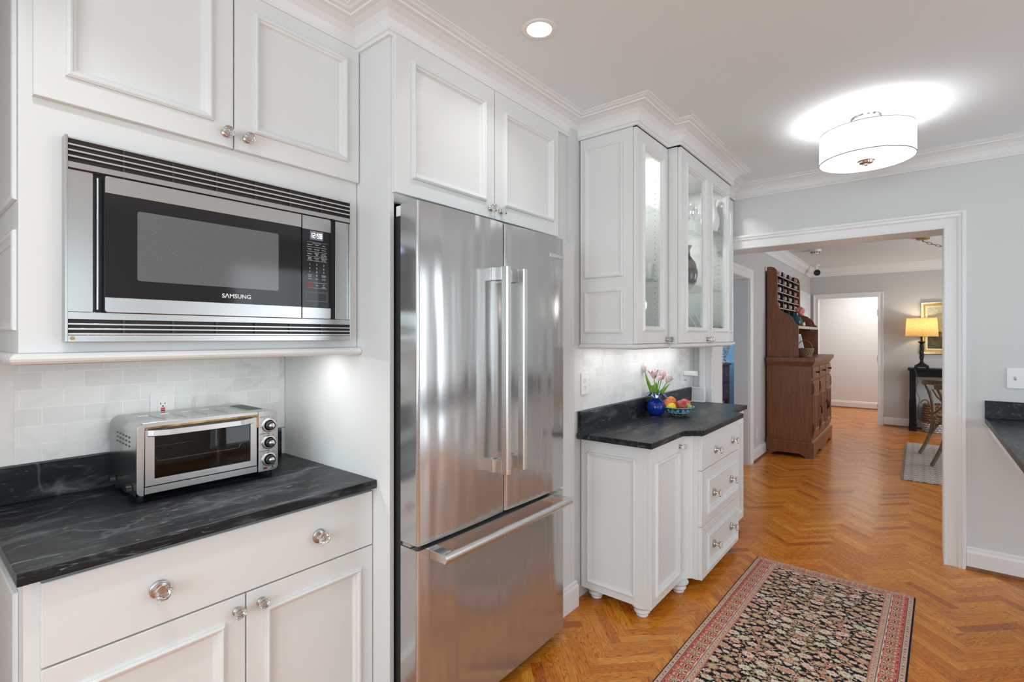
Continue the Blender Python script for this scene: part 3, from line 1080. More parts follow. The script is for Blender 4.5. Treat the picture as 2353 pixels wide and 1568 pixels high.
# the door: steel bands above and below black glass
m = MB()
m.box(0.355, 0.8865, 1.640, 1.667, 1.503, 1.8555, BLACK)
d = m.build('door', t, 0.002)
for nm, z0, z1 in (('top_band', 1.812, 1.8555), ('bottom_band', 1.503, 1.542)):
    MB().prism(rrect(0.5315, z1 - z0, 0.006, 4, 0.62075, (z0 + z1) / 2, (0, 1, 0, 0) if nm == 'top_band' else (0, 0, 1, 0)), 0, 0.006, STEEL, lambda a, b, h: (a, 1.640 - h, b)).build(nm, d, 0.0008)
MB().box(0.3555, 0.886, 1.6355, 1.640, 1.5425, 1.8115, BGLASS).build('glass', d)
MESH = noise_mat('microwave_screen', [(0.40, (0.10, 0.10, 0.105)), (0.60, (0.16, 0.16, 0.165))], (1, 1, 1), 900, 1, 0.10)
MB().prism(rrect(0.384, 0.187, 0.006, 4, 0.616, 1.6835), 0, 0.0008, MESH, lambda a, b, h: (a, 1.6354 - h, b)).build('window_screen', d)
MB().text('S\u039bMSUNG', 0.0175, lambda a, b, h: (0.678 + a * 1.06, 1.6353 - h, 1.5635 + b), WHITETXT, bold=True).build('logo', d)
MB().tube([(0.3445, 1.655, 1.51), (0.3445, 1.653, 1.68), (0.3445, 1.655, 1.85)], 0.0028, CHROME, 8).build('seal_glint_strip', t)  # chrome rod standing in for the bright reflection along the door seal
# control panel
m = MB().box(0.890, 0.9965, 1.640, 1.667, 1.503, 1.8555, BLACK)
p = m.build('control_panel', t, 0.002)
MB().prism(rrect(0.1065, 0.046, 0.006, 4, 0.94325, 1.8325, (1, 0, 0, 0)), 0, 0.006, STEEL, lambda a, b, h: (a, 1.640 - h, b)).build('top_band', p, 0.0008)
MB().prism(rrect(0.1065, 0.038, 0.006, 4, 0.94325, 1.522, (0, 0, 0, 1)), 0, 0.006, STEEL, lambda a, b, h: (a, 1.640 - h, b)).build('bottom_band', p, 0.0008)
MB().box(0.8905, 0.996, 1.6355, 1.640, 1.5415, 1.809, BGLASS).build('keypad', p)
YP = 1.6353
m = MB().box(0.918, 0.967, YP - .0005, YP, 1.776, 1.807, LCD)
segs = {'1': 'bc', '2': 'abged', '9': 'abcdfg', '8': 'abcdefg'}


def seg_digit(m, ch, x, z, w, h, tk, mat):
    S = {'a': (0, h, w, h), 'd': (0, 0, w, 0), 'g': (0, h / 2, w, h / 2), 'f': (0, h / 2, 0, h), 'b': (w, h / 2, w, h), 'e': (0, 0, 0, h / 2), 'c': (w, 0, w, h / 2)}
    for c in segs[ch]:
        a0, b0, a1, b1 = S[c]
        m.box(x + a0 - tk / 2, x + a1 + tk / 2, YP - .0009, YP - .0005, z + b0 - tk / 2, z + b1 + tk / 2, mat)


for ch, x in (('1', 0.9190), ('2', 0.9300), ('9', 0.9450), ('8', 0.9555)):
    seg_digit(m, ch, x, 1.784, 0.0062, 0.015, 0.0015, LED)
for z in (1.788, 1.795):
    m.box(0.9405, 0.9420, YP - .0009, YP - .0005, z - .0008, z + .0008, LED)
m.build('clock_display', p)
m = MB()
tx = lambda cx, cz, sz=1.0: (lambda a, b, h: (cx + a * sz, YP - h, cz + b))
m.text('Sensor Cook', 0.0060, tx(0.943, 1.7645), BLUETXT)
for z in (1.7675, 1.7505, 1.735, 1.7185, 1.703):
    for a, b in ((0.906, 0.9285), (0.9300, 0.9565), (0.958, 0.981)):
        m.box(a, b, YP - .0004, YP, z - .0003, z + .0003, BLUETXT if z > 1.76 else WHITETXT)
rows = [(1.7585, ('Popcorn', 'Potato', 'Pizza')), (1.743, ('Veggies', 'Beverage', 'Reheat')), (1.7265, ('Defrost', 'Soften/\nMelt', 'Snacks/\nKids Meals')),
        (1.7105, ('Keep\nWarm', 'Deodori-\nzation', 'Child Lock\n(3 sec)'))]
for z, ws in rows:
    for x, s_ in zip((0.917, 0.943, 0.9695), ws):
        m.text(s_, 0.0052, tx(x, z), WHITETXT)
for r, z in enumerate((1.690, 1.677, 1.6645)):
    for c_, x in enumerate((0.917, 0.943, 0.9695)):
        m.text(str(3 * r + c_ + 1), 0.0085, tx(x, z), WHITETXT)
m.text('0', 0.0085, tx(0.943, 1.6525), WHITETXT)
m.text('Power\nLevel', 0.0052, tx(0.917, 1.6515), WHITETXT).text('Kitchen\nTimer', 0.0052, tx(0.9695, 1.6515), WHITETXT)
for x, s_ in zip((0.917, 0.943, 0.9695), ('Clock', 'Eco', 'Sound')):
    m.text(s_, 0.0055, tx(x, 1.6405), WHITETXT)
m.box(0.904, 0.930, YP - .0004, YP, 1.6265, 1.6277, REDTXT).box(0.904, 0.930, YP - .0004, YP, 1.6085, 1.6097, REDTXT)
m.box(0.931, 0.981, YP - .0004, YP, 1.6268, 1.6274, WHITETXT).box(0.931, 0.981, YP - .0004, YP, 1.6088, 1.6094, WHITETXT)
m.text('STOP/CANCEL', 0.0036, tx(0.917, 1.6135), REDTXT).text('+30s', 0.0056, tx(0.943, 1.618), WHITETXT).text('START', 0.0046, tx(0.9695, 1.6125), WHITETXT)
for cx_, r_, mt in ((0.917, 0.0028, REDTXT), (0.9695, 0.0028, WHITETXT)):
    m.lathe([(r_ * .7, 0.0002), (r_, 0.0002), (r_, 0.0004), (r_ * .7, 0.0004)], mt, 4 if mt is WHITETXT else 16, lambda a, b, h: (cx_ + a, YP - h, 1.6202 + b), smooth=False)
m.build('lettering', p)
m = MB()
for (a, b, c, d_) in ((0.903, 0.9825, 1.5945, 1.5953), (0.903, 0.9825, 1.5617, 1.5625), (0.903, 0.9038, 1.5625, 1.5945), (0.9817, 0.9825, 1.5625, 1.5945), (0.906, 0.9795, 1.5918, 1.5923), (0.906, 0.9795, 1.5647, 1.5652)):
    m.box(a, b, YP - .0006, YP, c, d_, pm('dim_outline', (0.25, 0.25, 0.25), 0.4))
m.build('door_button', p)

# ------------------------------------------------------------------ left base cabinet and its counter
t = thing('base_cabinet', 'white base cabinet under the toaster oven, wide drawer above two doors', 'cabinet', (0.665, 1.9, 0.0))
m = MB().box(0.197, 1.132, 1.596, 2.236, 0.10, 0.882, PAINT).box(0.215, 1.132, 1.66, 2.236, 0.0, 0.10, PAINT)
m.build('body', t, 0.001)
T = left(0.1965)
m = MB()
m.rects(T, (1.66, 2.19, 0.16, 0.835), [(0, 0), (0.0015, 0.007), (0.006, 0.0095), (0.011, 0.0085), (0.014, 0.004), (0.021, 0.0015), (0.026, 0.001), (0.029, 0.0)], PAINT, False)
m.build('side_panel', t)
d = door_mb(front(1.576), (0.225, 1.131, 0.6725, 0.869), 0.0195).build('drawer', t)
for x in (0.457, 0.917):
    place(KNOB_L, 'knob', d, (x, 1.576, 0.768))
for rect, pan, kx in (((0.225, 0.678, 0.105, 0.6675), (0.286, 0.620, 0.165, 0.604), 0.653), ((0.682, 1.131, 0.105, 0.6675), (0.736, 1.080, 0.165, 0.606), 0.723)):
    d = door_mb(front(1.576), rect, 0.0195, pan).build('door', t)
    place(KNOB_S, 'knob', d, (kx, 1.576, 0.626))
t = thing('countertop', 'dark soapstone countertop under the toaster oven', 'countertop', (0.66, 1.89, 0.884))
MB().prism([(0.181, 1.552), (1.133, 1.552), (1.133, 2.236), (-0.35, 2.236), (-0.35, 2.20), (0.181, 2.20)], 0.8835, 0.914, STONE).build('slab', t, 0.0025)
MB().box(-0.35, 1.110, 2.216, 2.236, 0.9145, 1.030, STONE).build('upstand', t, 0.0015)

# ------------------------------------------------------------------ cabinet around the refrigerator
t = thing('refrigerator_cabinet', 'tall white cabinet surround with two doors above the refrigerator', 'cabinet', (1.66, 1.8, 0.0))
MB().box(1.135, 1.155, 1.48, 2.24, 0.0, 2.53, PAINT).build('side_panel', t, 0.0015)
m = MB().box(1.156, 2.19, 1.481, 2.24, 1.985, 2.53, PAINT)
m.build('body', t, 0.001)
Tf = front(1.458)
for rect, pan, kx in (((1.143, 1.684, 1.959, 2.528), (1.218, 1.628, 2.023, 2.461), 1.656), ((1.690, 2.192, 1.959, 2.528), (1.750, 2.142, 2.026, 2.455), 1.726)):
    d = door_mb(Tf, rect, 0.0215, pan).build('door', t)
    place(KNOB_S, 'knob', d, (kx, 1.458, 2.000))
m = MB().sweep([(1.156, 1.481), (2.188, 1.481)], [(0.018, 1.985), (0.018, 1.975), (0.013, 1.968), (0.0, 1.955), (-0.02, 1.938), (-0.03, 1.935), (-0.03, 1.985)], PAINT, lambda u, w, h: (u, w, h))
m.build('valance', t)

# ------------------------------------------------------------------ refrigerator
FS = pm('refrigerator_steel', (0.50, 0.495, 0.49), 0.16, 0.82, aniso=0.55)
nt = FS.node_tree
b = nt.nodes['Principled BSDF']
tc = node(nt, 'ShaderNodeTexCoord', -1200, -200)
mpa = node(nt, 'ShaderNodeMapping', -1000, -100)
mpa.inputs['Scale'].default_value = (9, 1, 0.8)
na = node(nt, 'ShaderNodeTexNoise', -800, -100)
na.inputs['Scale'].default_value = 1.0
na.inputs['Detail'].default_value = 1.5
mpb = node(nt, 'ShaderNodeMapping', -1000, -400)
mpb.inputs['Scale'].default_value = (4, 4, 900)
nb = node(nt, 'ShaderNodeTexNoise', -800, -400)
nb.inputs['Scale'].default_value = 2
ba = node(nt, 'ShaderNodeBump', -500, -100)
ba.inputs['Strength'].default_value = 0.55
ba.inputs['Distance'].default_value = 0.02
bb = node(nt, 'ShaderNodeBump', -300, -250)
bb.inputs['Strength'].default_value = 0.05
bb.inputs['Distance'].default_value = 0.0004
L = nt.links.new
L(tc.outputs['Object'], mpa.inputs[0])
L(tc.outputs['Object'], mpb.inputs[0])
L(mpa.outputs[0], na.inputs['Vector'])
L(mpb.outputs[0], nb.inputs['Vector'])
L(na.outputs['Fac'], ba.inputs['Height'])
L(nb.outputs['Fac'], bb.inputs['Height'])
L(ba.outputs[0], bb.inputs['Normal'])
L(bb.outputs[0], b.inputs['Normal'])

FX0, FX1, FXM = 1.127, 2.030, 1.5865
YF, YFB = 1.312, 1.408
t = thing('refrigerator', 'stainless steel french door refrigerator with bottom freezer drawer', 'refrigerator', (1.58, 1.75, 0.0))
m = MB().box(1.166, 2.03, 1.425, 2.20, 0.03, 1.875, DARKM).box(1.18, 2.02, 1.40, 1.425, 0.05, 1.86, BLACK)
m.box(1.17, 2.02, 1.36, 1.44, 0.012, 0.05, BLACK)
m.build('case', t, 0.002)


def fdoor(x0, x1, z0, z1, name, rl=0.012, rr=0.012):
    """Door slab, slightly bowed in plan, with rolled vertical edges."""
    pts = []
    n = 16
    for i in range(7):
        a = pi / 2 * i / 6
        pts.append((x0 + rl - rl * cos(a), YF + 0.006 + rl - rl * sin(a)))
    for i in range(1, n):
        f = i / n
        pts.append((x0 + rl + (x1 - x0 - rl - rr) * f, YF + 0.006 - 0.006 * (1 - (2 * f - 1) ** 2)))
    for i in range(7):
        a = pi / 2 * i / 6
        pts.append((x1 - rr + rr * sin(a), YF + 0.006 + rr - rr * cos(a)))
    pts += [(x1, YFB), (x0, YFB)]
    m = MB()
    rings = [[(a, b_, z0) for a, b_ in pts], [(a, b_, z1) for a, b_ in pts]]
    m.loft(rings, FS, True, True, True)
    return m.build(name, t, sharp=30)


def bar_handle_v(door, xb, x_root, z0, z1):
    m = MB()
    yb = 1.240
    m.prism([(xb - .014, yb + .030), (xb - .014, yb + .004), (xb - .010, yb), (xb + .010, yb), (xb + .014, yb + .004), (xb + .014, yb + .030)], z0, z1, STEELV)
    m.build('handle', door, 0.0015)
    for a, b_ in ((z0 + .0005, z0 + .052), (z1 - .052, z1 - .0005)):
        MB().box(xb - .0135, xb + .0135, yb + .030, YF + .003, a, b_, STEELV).box(xb - .024, xb + .024, YF - .004, YF + .004, a, b_, STEELV).build('handle_bracket', door, 0.001)


dl = fdoor(FX0, FXM - .003, 0.728, 1.903, 'left_door')
dr = fdoor(FXM + .003, FX1, 0.728, 1.903, 'right_door')
bar_handle_v(dl, 1.523, 1.49, 0.902, 1.715)
bar_handle_v(dr, 1.628, 1.66, 0.902, 1.715)
m = MB().box(1.905, 2.022, YF - .0005, YF + .006, 1.806, 1.8225, STEELV).box(1.9985, 1.9995, YF - .0009, YF - .0004, 1.808, 1.8205, DARKM)
for k in range(6):
    m.box(1.912 + k * .014, 1.9215 + k * .014, YF - .0009, YF - .0004, 1.8115, 1.8125, NICKEL)
m.build('badge', dr, 0.0006)
dw = fdoor(FX0, FX1, 0.055, 0.712, 'freezer_drawer')
m = MB()
pr = [(0.692 + 0.017 * cos(a), 0.017 * sin(a)) for a in [pi * 2 * i / 20 for i in range(20)]]
m.prism([(1.243 + (0.022 if sin(a) > 0 else 0.014) * sin(a) * 0.8, 0.688 + 0.016 * cos(a)) for a in [2 * pi * i / 20 for i in range(20)]], 1.178, 1.972, STEELV, lambda a, b_, h: (h, a, b_))
m.build('handle', dw, 0.001)
for a, b_ in ((1.1785, 1.222), (1.928, 1.9715)):
    MB().box(a, b_, 1.255, YF + .004, 0.673, 0.703, STEELV).build('handle_bracket', dw, 0.001)
MB().prism(rrect(0.05, 0.10, 0.008, 4, 1.185, 1.43), 1.875, 1.912, WPLASTIC).build('hinge_cover', t, 0.002)
MB().box(1.13, 1.175, 1.36, 1.40, 0.7145, 0.7255, NICKEL).build('lower_hinge', t)

# ------------------------------------------------------------------ glass-door wall cabinets
HOLE = pm('peg_hole', (0.03, 0.03, 0.03), 0.8)


def glass_unit(name, label, x0, x1, yf, doors, side_left=False, shelf_z=(1.762, 2.165), knobs=(), ret=None):
    """Open-front box with glass doors: yf is the door face."""
    yb = 1.4515
    t = thing(name, label, 'cabinet', ((x0 + x1) / 2, (yf + yb) / 2, 1.376), group=None)
    yc = yf + 0.021
    m = MB()
    m.box(x0, x0 + .018, yc, yb, 1.402, 2.517, PAINT).box(x1 - .018, x1, yc, yb, 1.402, 2.517, PAINT)
    m.box(x0 + .018, x1 - .018, yc, yb, 1.402, 1.420, PAINT).box(x0 + .018, x1 - .018, yc, yb, 2.499, 2.517, PAINT)
    m.box(x0 + .018, x1 - .018, yb - .010, yb, 1.420, 2.499, PAINT)
    for z in [1.47 + 0.032 * k for k in range(32)]:
        for y in (yc + .05, yb - .06):
            m.lathe([(0.0, 0), (0.0026, 0)], HOLE, 8, lambda a, b, h: (x1 - .0183, y + a, z + b), smooth=False)
    m.build('body', t, 0.0)
    for z in shelf_z:
        MB().box(x0 + .0185, x1 - .0185, yc + .02, yb - .012, z - .004, z + .004, SHELFG).build('glass_shelf', t)
    for rect, pan, kx in doors:
        d = door_mb(front(yf), rect, 0.0195, pan, glass=True).build('door', t)
        o = MOULD[-1][0]
        MB().box(pan[0] + o - .004, pan[1] - o + .004, yf + .011, yf + .014, pan[2] + o - .004, pan[3] - o + .004, PANE).build('glass_pane', d)
        if kx:
            place(KNOB_S, 'knob', d, (kx, yf, 1.424))
    if side_left:
        T = left(x0 - .0005)
        m = MB()
        S = [(0, 0), (0.0015, 0.007), (0.006, 0.0095), (0.011, 0.0085), (0.014, 0.004), (0.021, 0.0015), (0.026, 0.001), (0.029, 0.0)]
        m.rects(T, (1.195, 1.425, 1.755, 2.462), S, PAINT, False)
        m.rects(T, (1.195, 1.425, 1.458, 1.690), S, PAINT, False)
        m.build('side_panel', t)
    return t


RAILP = [(0, 1.374), (0.006, 1.374), (0.012, 1.376), (0.017, 1.381), (0.019, 1.387), (0.017, 1.393), (0.012, 1.398), (0.006, 1.4005), (0, 1.4005)]
tL = glass_unit('wall_cabinet', 'narrow glass-door wall cabinet with panelled side, nearest the refrigerator', 2.400, 2.815, 1.120,
                [((2.404, 2.811, 1.404, 2.514), (2.470, 2.752, 1.468, 2.448), 2.790)], True)
MB().sweep([(2.400, 1.451), (2.400, 1.125), (2.801, 1.125)], RAILP, PAINT, lambda u, w, h: (u, w, h)).build('light_rail', tL)
tC = glass_unit('wall_cabinet', 'bumped-out wall cabinet with a pair of glass doors holding glassware', 2.8155, 3.760, 1.045,
                [((2.8185, 3.280, 1.404, 2.514), (2.885, 3.245, 1.468, 2.440), 3.262), ((3.284, 3.757, 1.404, 2.514), (3.330, 3.690, 1.468, 2.440), 3.302)])
MB().sweep([(2.8155, 1.104), (2.8155, 1.05), (3.760, 1.05), (3.760, 1.144)], RAILP, PAINT, lambda u, w, h: (u, w, h)).build('light_rail', tC)
tR = glass_unit('wall_cabinet', 'slim glass-door wall cabinet against the far wall', 3.7605, 4.218, 1.145,
                [((3.764, 4.214, 1.404, 2.514), (3.83, 4.16, 1.468, 2.448), 3.79)])
MB().sweep([(3.781, 1.15), (4.218, 1.15)], RAILP, PAINT, lambda u, w, h: (u, w, h)).build('light_rail', tR)
for tt, xa, xb in ((tL, 2.50, 2.72), (tC, 2.92, 3.66), (tR, 3.86, 4.12)):
    MB().lathe([(0, 0), (0.028, 0), (0.028, 0.008), (0, 0.008)], LAMPON, 20, lambda a, b, h: ((xa + xb) / 2 + a, 1.30 + b, 2.4905 + h)).build('puck_light', tt)
    area('cabinet_puck_lamp', ((xa + xb) / 2, 1.30, 2.488), (0, 0, 0), 0.10, 0.10, 1.8 if xb - xa < .5 else 4.5, (1, 0.99, 0.97), 'DISK')
MB().box(2.50, 3.95, 1.30, 1.34, 1.388, 1.4005, WPLASTIC).build('under_cabinet_light', tC)
area('under_cabinet_lamp', (2.62, 1.33, 1.385), (0, 0, 0), 0.40, 0.04, 0.55, (0.98, 1.0, 0.98))
area('under_cabinet_lamp', (3.35, 1.33, 1.385), (0, 0, 0), 0.9, 0.04, 1.4, (0.98, 1.0, 0.98))


def goblet(x, y, z, h, r, name, label, group, handle=False):
    m = MB()
    m.lathe([(0, 0), (r * .8, 0), (r * .8, .003), (.006, .01), (.005, h * .45), (r * .6, h * .52), (r, h * .72), (r * .85, h), (r * .8, h), (r * .92, h * .72), (r * .5, h * .54), (0, h * .5)], DRINKG, 20, lambda a, b, q: (x + a, y + b, z + q))
    return tag(m.build(name), label, 'glass', group)


k = 0
for gx, gy, gl in ((3.49, 1.24, 'stemmed glass at the left end of the front row on the top shelf behind glass'), (3.575, 1.25, 'middle stemmed glass on the top shelf behind the left glass door'),
                   (3.66, 1.24, 'stemmed glass at the right end of the front row on the top shelf behind glass'), (3.54, 1.35, 'stemmed glass at the back of the top shelf behind glass')):
    goblet(gx, gy, 2.1695, 0.20, 0.042, 'stemmed_glass', gl, 'stemmed glasses on the top shelf')
# white jug with a curved handle, right door, top shelf
t = thing('jug', 'white jug with a curved handle on the top shelf behind the right glass door', 'jug', (3.61, 1.135, 2.1695))
CERAM = pm('white_porcelain', (0.82, 0.82, 0.80), 0.15)
m = MB().lathe([(0, 0), (.045, 0), (.06, .04), (.062, .09), (.045, .15), (.036, .19), (.042, .22), (.039, .22), (.033, .19), (.04, .15), (0, .02)], CERAM, 24, lambda a, b, h: (3.61 + a, 1.135 + b, 2.1695 + h))
m.build('vessel', t)
MB().tube([(3.61 + .035 + .075 * sin(pi * i / 12), 1.135, 2.1695 + .245 - .20 * i / 12 + .03 * sin(pi * i / 12)) for i in range(13)], .009, CERAM, 8).build('handle', t)
# round dark pitcher on the middle shelf
SMOKE = pane_mat('smoked_glass', (0.45, 0.45, 0.45), 1.5)
t = thing('pitcher', 'round smoked glass pitcher on the middle shelf behind the left glass door', 'pitcher', (3.47, 1.27, 1.7665))
MB().lathe([(0, 0), (.05, 0), (.085, .05), (.095, .11), (.08, .18), (.045, .23), (.04, .27), (.055, .30), (.052, .30), (.037, .27), (.042, .23), (.076, .18), (.09, .11), (.08, .05), (0, .006)], SMOKE, 28, lambda a, b, h: (3.47 + a, 1.27 + b, 1.7665 + h)).build('vessel', t)
MB().tube([(3.47 + .075 + .055 * sin(pi * i / 10), 1.27, 1.7665 + .25 - .16 * i / 10) for i in range(11)], .007, DRINKG, 8).build('handle', t)
tag(MB().lathe([(0, 0), (.03, 0), (.034, .09), (.031, .09), (.028, .005), (0, .005)], DRINKG, 20, lambda a, b, h: (2.735 + a, 1.205 + b, 1.7665 + h)).build('tumbler'), 'clear tumbler on the middle shelf of the narrow glass cabinet', 'glass')
# clear bowl with criss-cross lines at the bottom
t = thing('glass_bowl', 'clear glass bowl with criss-cross ribs on the cabinet bottom behind glass', 'bowl', (3.61, 1.255, 1.4205))
MB().lathe([(0, 0), (.05, 0), (.085, .05), (.10, .11), (.104, .17), (.101, .17), (.096, .11), (.08, .05), (0, .006)], DRINKG, 32, lambda a, b, h: (3.61 + a, 1.255 + b, 1.4205 + h)).build('vessel', t)
for s_ in (-1, 1):
    for k in range(3):
        a0 = radians(225 + 25 * k)
        MB().tube([(3.61 + (.088 + .018 * i / 8) * cos(a0 + s_ * .09 * i), 1.255 + (.088 + .018 * i / 8) * sin(a0 + s_ * .09 * i), 1.4205 + .05 + .015 * i) for i in range(9)], .0025, CERAM, 6).build('rib', t)
t = thing('ceramic_box', 'small pierced dark ceramic box behind the right glass door', 'box', (3.69, 1.12, 1.4205))
POT = noise_mat('mottled_pottery', [(0.4, (0.05, 0.06, 0.05)), (0.6, (0.35, 0.36, 0.28))], (1, 1, 1), 45, 2, 0.4)
MB().box(3.650, 3.735, 1.090, 1.150, 1.4205, 1.515, POT).build('body', t, 0.006)
for sx in (3.672, 3.712):
    for sz in (1.445, 1.49):
        MB().lathe([(0, 0), (.012, 0), (.012, .002), (0, .002)], HOLE, 12, lambda a, b, h: (sx + a, 1.090 - h, sz + b)).build('hole', t)

# ------------------------------------------------------------------ buffet base cabinets
SP = [(0, 0), (0.0015, 0.007), (0.006, 0.0095), (0.011, 0.0085), (0.014, 0.004), (0.021, 0.0015), (0.026, 0.001), (0.029, 0.0)]


def bun_foot(t, x, y, r=0.052):
    h = 0.062 if r > .05 else 0.058
    k = r / .052
    m = MB().lathe([(0, 0), (.026, 0), (.030, .004), (.031, .010), (.029, .014), (.034, .018), (.041, .024), (.042, .030), (.036, .036), (.033, .038), (.040, .045), (.050 * k, .051), (.0545 * k, .057), (.0545 * k, h), (0, h)], PAINT, 28, lambda a, b, q: (x + a, y + b, q))
    m.build('bun_foot', t)


t = thing('base_cabinet', 'white base cabinet with panelled side, single door and bun feet', 'cabinet', (2.62, 1.25, 0.0))
m = MB().prism([(2.408, 1.066), (2.823, 1.066), (2.8875, 1.002), (2.8875, 1.452), (2.408, 1.452)], 0.062, 0.882, PAINT)
m.build('body', t, 0.001)
T = left(2.4075)
MB().rects(T, (1.13, 1.415, 0.100, 0.812), SP, PAINT, False).build('side_panel', t)
d = door_mb(front(1.046), (2.409, 2.822, 0.064, 0.876), 0.0195, (2.462, 2.785, 0.110, 0.795)).build('door', t)
place(KNOB_S, 'knob', d, (2.800, 1.046, 0.822))
for x, y in ((2.455, 1.115), (2.815, 1.06), (2.47, 1.39)):
    bun_foot(t, x, y)

t = thing('base_cabinet', 'white bumped-out drawer cabinet with three drawers and six glass knobs', 'cabinet', (3.26, 1.2, 0.0))
MB().prism([(2.8885, 0.977), (3.640, 0.977), (3.690, 1.03), (3.690, 1.452), (2.8885, 1.452)], 0.058, 0.882, PAINT).build('body', t, 0.001)
Tf = front(0.955)
for z0, z1, pan, kz in ((0.680, 0.876, None, 0.762), (0.3615, 0.676, (2.985, 3.590, 0.412, 0.614), 0.503), (0.060, 0.358, (2.985, 3.590, 0.090, 0.292), 0.193)):
    d = door_mb(Tf, (2.892, 3.636, z0, z1), 0.0215, pan).build('drawer', t)
    for x in (3.135, 3.490):
        place(KNOB_L, 'knob', d, (x, 0.955 + (0.007 if pan else 0), kz))
for x, y in ((3.60, 1.05), (3.6, 1.4)):
    bun_foot(t, x, y, 0.05)

t = thing('base_cabinet', 'narrow white base cabinet beyond the drawers, by the dining room opening', 'cabinet', (3.9, 1.25, 0.0))
MB().box(3.691, 4.120, 1.066, 1.452, 0.062, 0.882, PAINT).build('body', t, 0.001)
d = door_mb(front(1.046), (3.694, 4.117, 0.064, 0.876), 0.0195, (3.75, 4.06, 0.120, 0.80)).build('door', t)
place(KNOB_S, 'knob', d, (3.72, 1.046, 0.822))
for x, y in ((4.07, 1.12), (4.07, 1.4)):
    bun_foot(t, x, y)

t = thing('countertop', 'angled dark soapstone countertop carrying the fruit bowl and vase', 'countertop', (3.25, 1.2, 0.884))
poly = [(2.362, 1.022), (2.790, 1.022), (2.876, 0.936), (3.695, 0.938), (3.752, 1.026), (4.155, 1.028), (4.155, 1.452), (2.362, 1.452)]
MB().prism(poly, 0.8835, 0.914, STONE).build('slab', t, 0.003)
MB().box(2.375, 4.10, 1.432, 1.4515, 0.9145, 1.030, STONE).build('upstand', t, 0.0015)

# ------------------------------------------------------------------ counter on the right
t = thing('countertop', 'dark stone counter with upstand at the right edge, below the light switch', 'countertop', (3.4, -0.7, 0.90))
MB().box(1.9, 4.216, -1.3, -0.312, 0.914, 0.945, STONE).build('slab', t, 0.003)
MB().box(4.196, 4.216, -1.3, -0.312, 0.9455, 1.050, STONE).build('upstand', t, 0.0015)
MB().box(1.9, 4.216, -0.345, -0.325, 0.872, 0.9135, TRIMP).box(4.19, 4.216, -1.3, -0.345, 0.872, 0.9135, TRIMP).build('apron', t, 0.001)
for y_ in (-0.42, -1.25):
    MB().box(1.93, 1.99, y_ - .03, y_ + .03, 0, 0.9135, TRIMP).build('leg', t, 0.003)

# ------------------------------------------------------------------ outlets and switch
def outlet(name, label, T, cx, cz, w=0.078, h=0.122, gfci=False, group=None):
    o = T(cx, cz, 0)
    t = thing(name, label, 'outlet', o)
    m = MB().prism(rrect(w, h, 0.006, 4, cx, cz), 0, 0.006, WPLASTIC, T)
    for dz in (-h / 2 + .012, h / 2 - .012):
        m.lathe([(0, .006), (.003, .006), (.003, .0072), (0, .0072)], CERAM, 12, lambda a, b, q: T(cx + a, cz + dz + b, q))
    m.build('cover_plate', t, 0.001)
    if gfci:
        MB().prism(rrect(0.034, 0.068, 0.003, 3, cx, cz), 0.006, 0.008, WPLASTIC, T).build('receptacle', t)
        for dz in (.020, -.020):
            m = MB()
            m.box(cx - .0085, cx - .0062, cz + dz - .004, cz + dz + .004, .0079, .0084, BLACK, T).box(cx + .0058, cx + .0078, cz + dz - .0035, cz + dz + .0035, .0079, .0084, BLACK, T)
            m.lathe([(0, .0084), (.0028, .0084)], BLACK, 12, lambda a, b, q: T(cx + a, cz + dz - .010 + b, q), smooth=False)
            m.build('slots', t)
        MB().box(cx - .007, cx + .007, cz - .0018, cz + .0045, .0079, .0092, REDTXT, T).build('reset_button', t)
        MB().box(cx - .007, cx + .007, cz - .0085, cz - .0035, .0079, .0092, BLACK, T).build('test_button', t)
        MB().lathe([(0, .0085), (.0013, .0085)], emit_mat('green_led', (0.3, 0.9, 0.05), 1.5), 8, lambda a, b, q: T(cx + .0115 + a, cz + .0155 + b, q)).build('indicator_light', t)
    else:
        for dz in (.020, -.020):
            MB().prism(rrect(0.033, 0.028, 0.010, 4, cx, cz + dz), 0.006, 0.0085, WPLASTIC, T).build('receptacle', t)
            m = MB().box(cx - .0075, cx - .005, cz + dz - .002, cz + dz + .006, .0084, .0089, BLACK, T).box(cx + .005, cx + .007, cz + dz - .002, cz + dz + .005, .0084, .0089, BLACK, T)
            m.lathe([(0, .0089), (.0025, .0089)], BLACK, 12, lambda a, b, q: T(cx + a, cz + dz - .007 + b, q), smooth=False)
            m.build('slots', t)
    return t


outlet('wall_outlet', 'white outlet with a red reset button on the tile behind the toaster oven', front(2.2365), 0.658, 1.167, 0.080, 0.128, True)
outlet('wall_outlet', 'white double outlet on the tile left of the tulips', front(1.4515), 2.44, 1.180, 0.075, 0.120)
outlet('wall_outlet', 'small white outlet low on the dining room wall beside the brown hutch', front(YD - .0005), 6.42, 0.31, 0.075, 0.120)
t = thing('light_switch', 'white double light switch plate on the far wall above the right counter', 'switch', (XF, -0.47, 1.13))
T = lambda u, w, n: (XF - .0005 - n, u, w)
MB().prism(rrect(0.118, 0.120, 0.006, 4, -0.468, 1.192), 0, 0.006, WPLASTIC, T).build('cover_plate', t, 0.001)
for yy in (-0.445, -0.491):
    m = MB().box(yy - .005, yy + .005, 1.180, 1.204, .006, .007, LCD, T)
    m.prism([(1.186, .006), (1.200, .006), (1.2035, .016), (1.1995, .0165)], yy - .004, yy + .004, WPLASTIC, lambda a, b, h: T(h, a, b))
    m.build('toggle', t)
t = thing('plug_in_device', 'white plug-in device at the right end of the tiled backsplash', 'device', (3.99, 1.40, 1.10))
MB().prism(rrect(0.075, 0.118, 0.006, 4, 3.955, 1.115), 0, 0.006, WPLASTIC, front(1.4515)).build('cover_plate', t, 0.001)
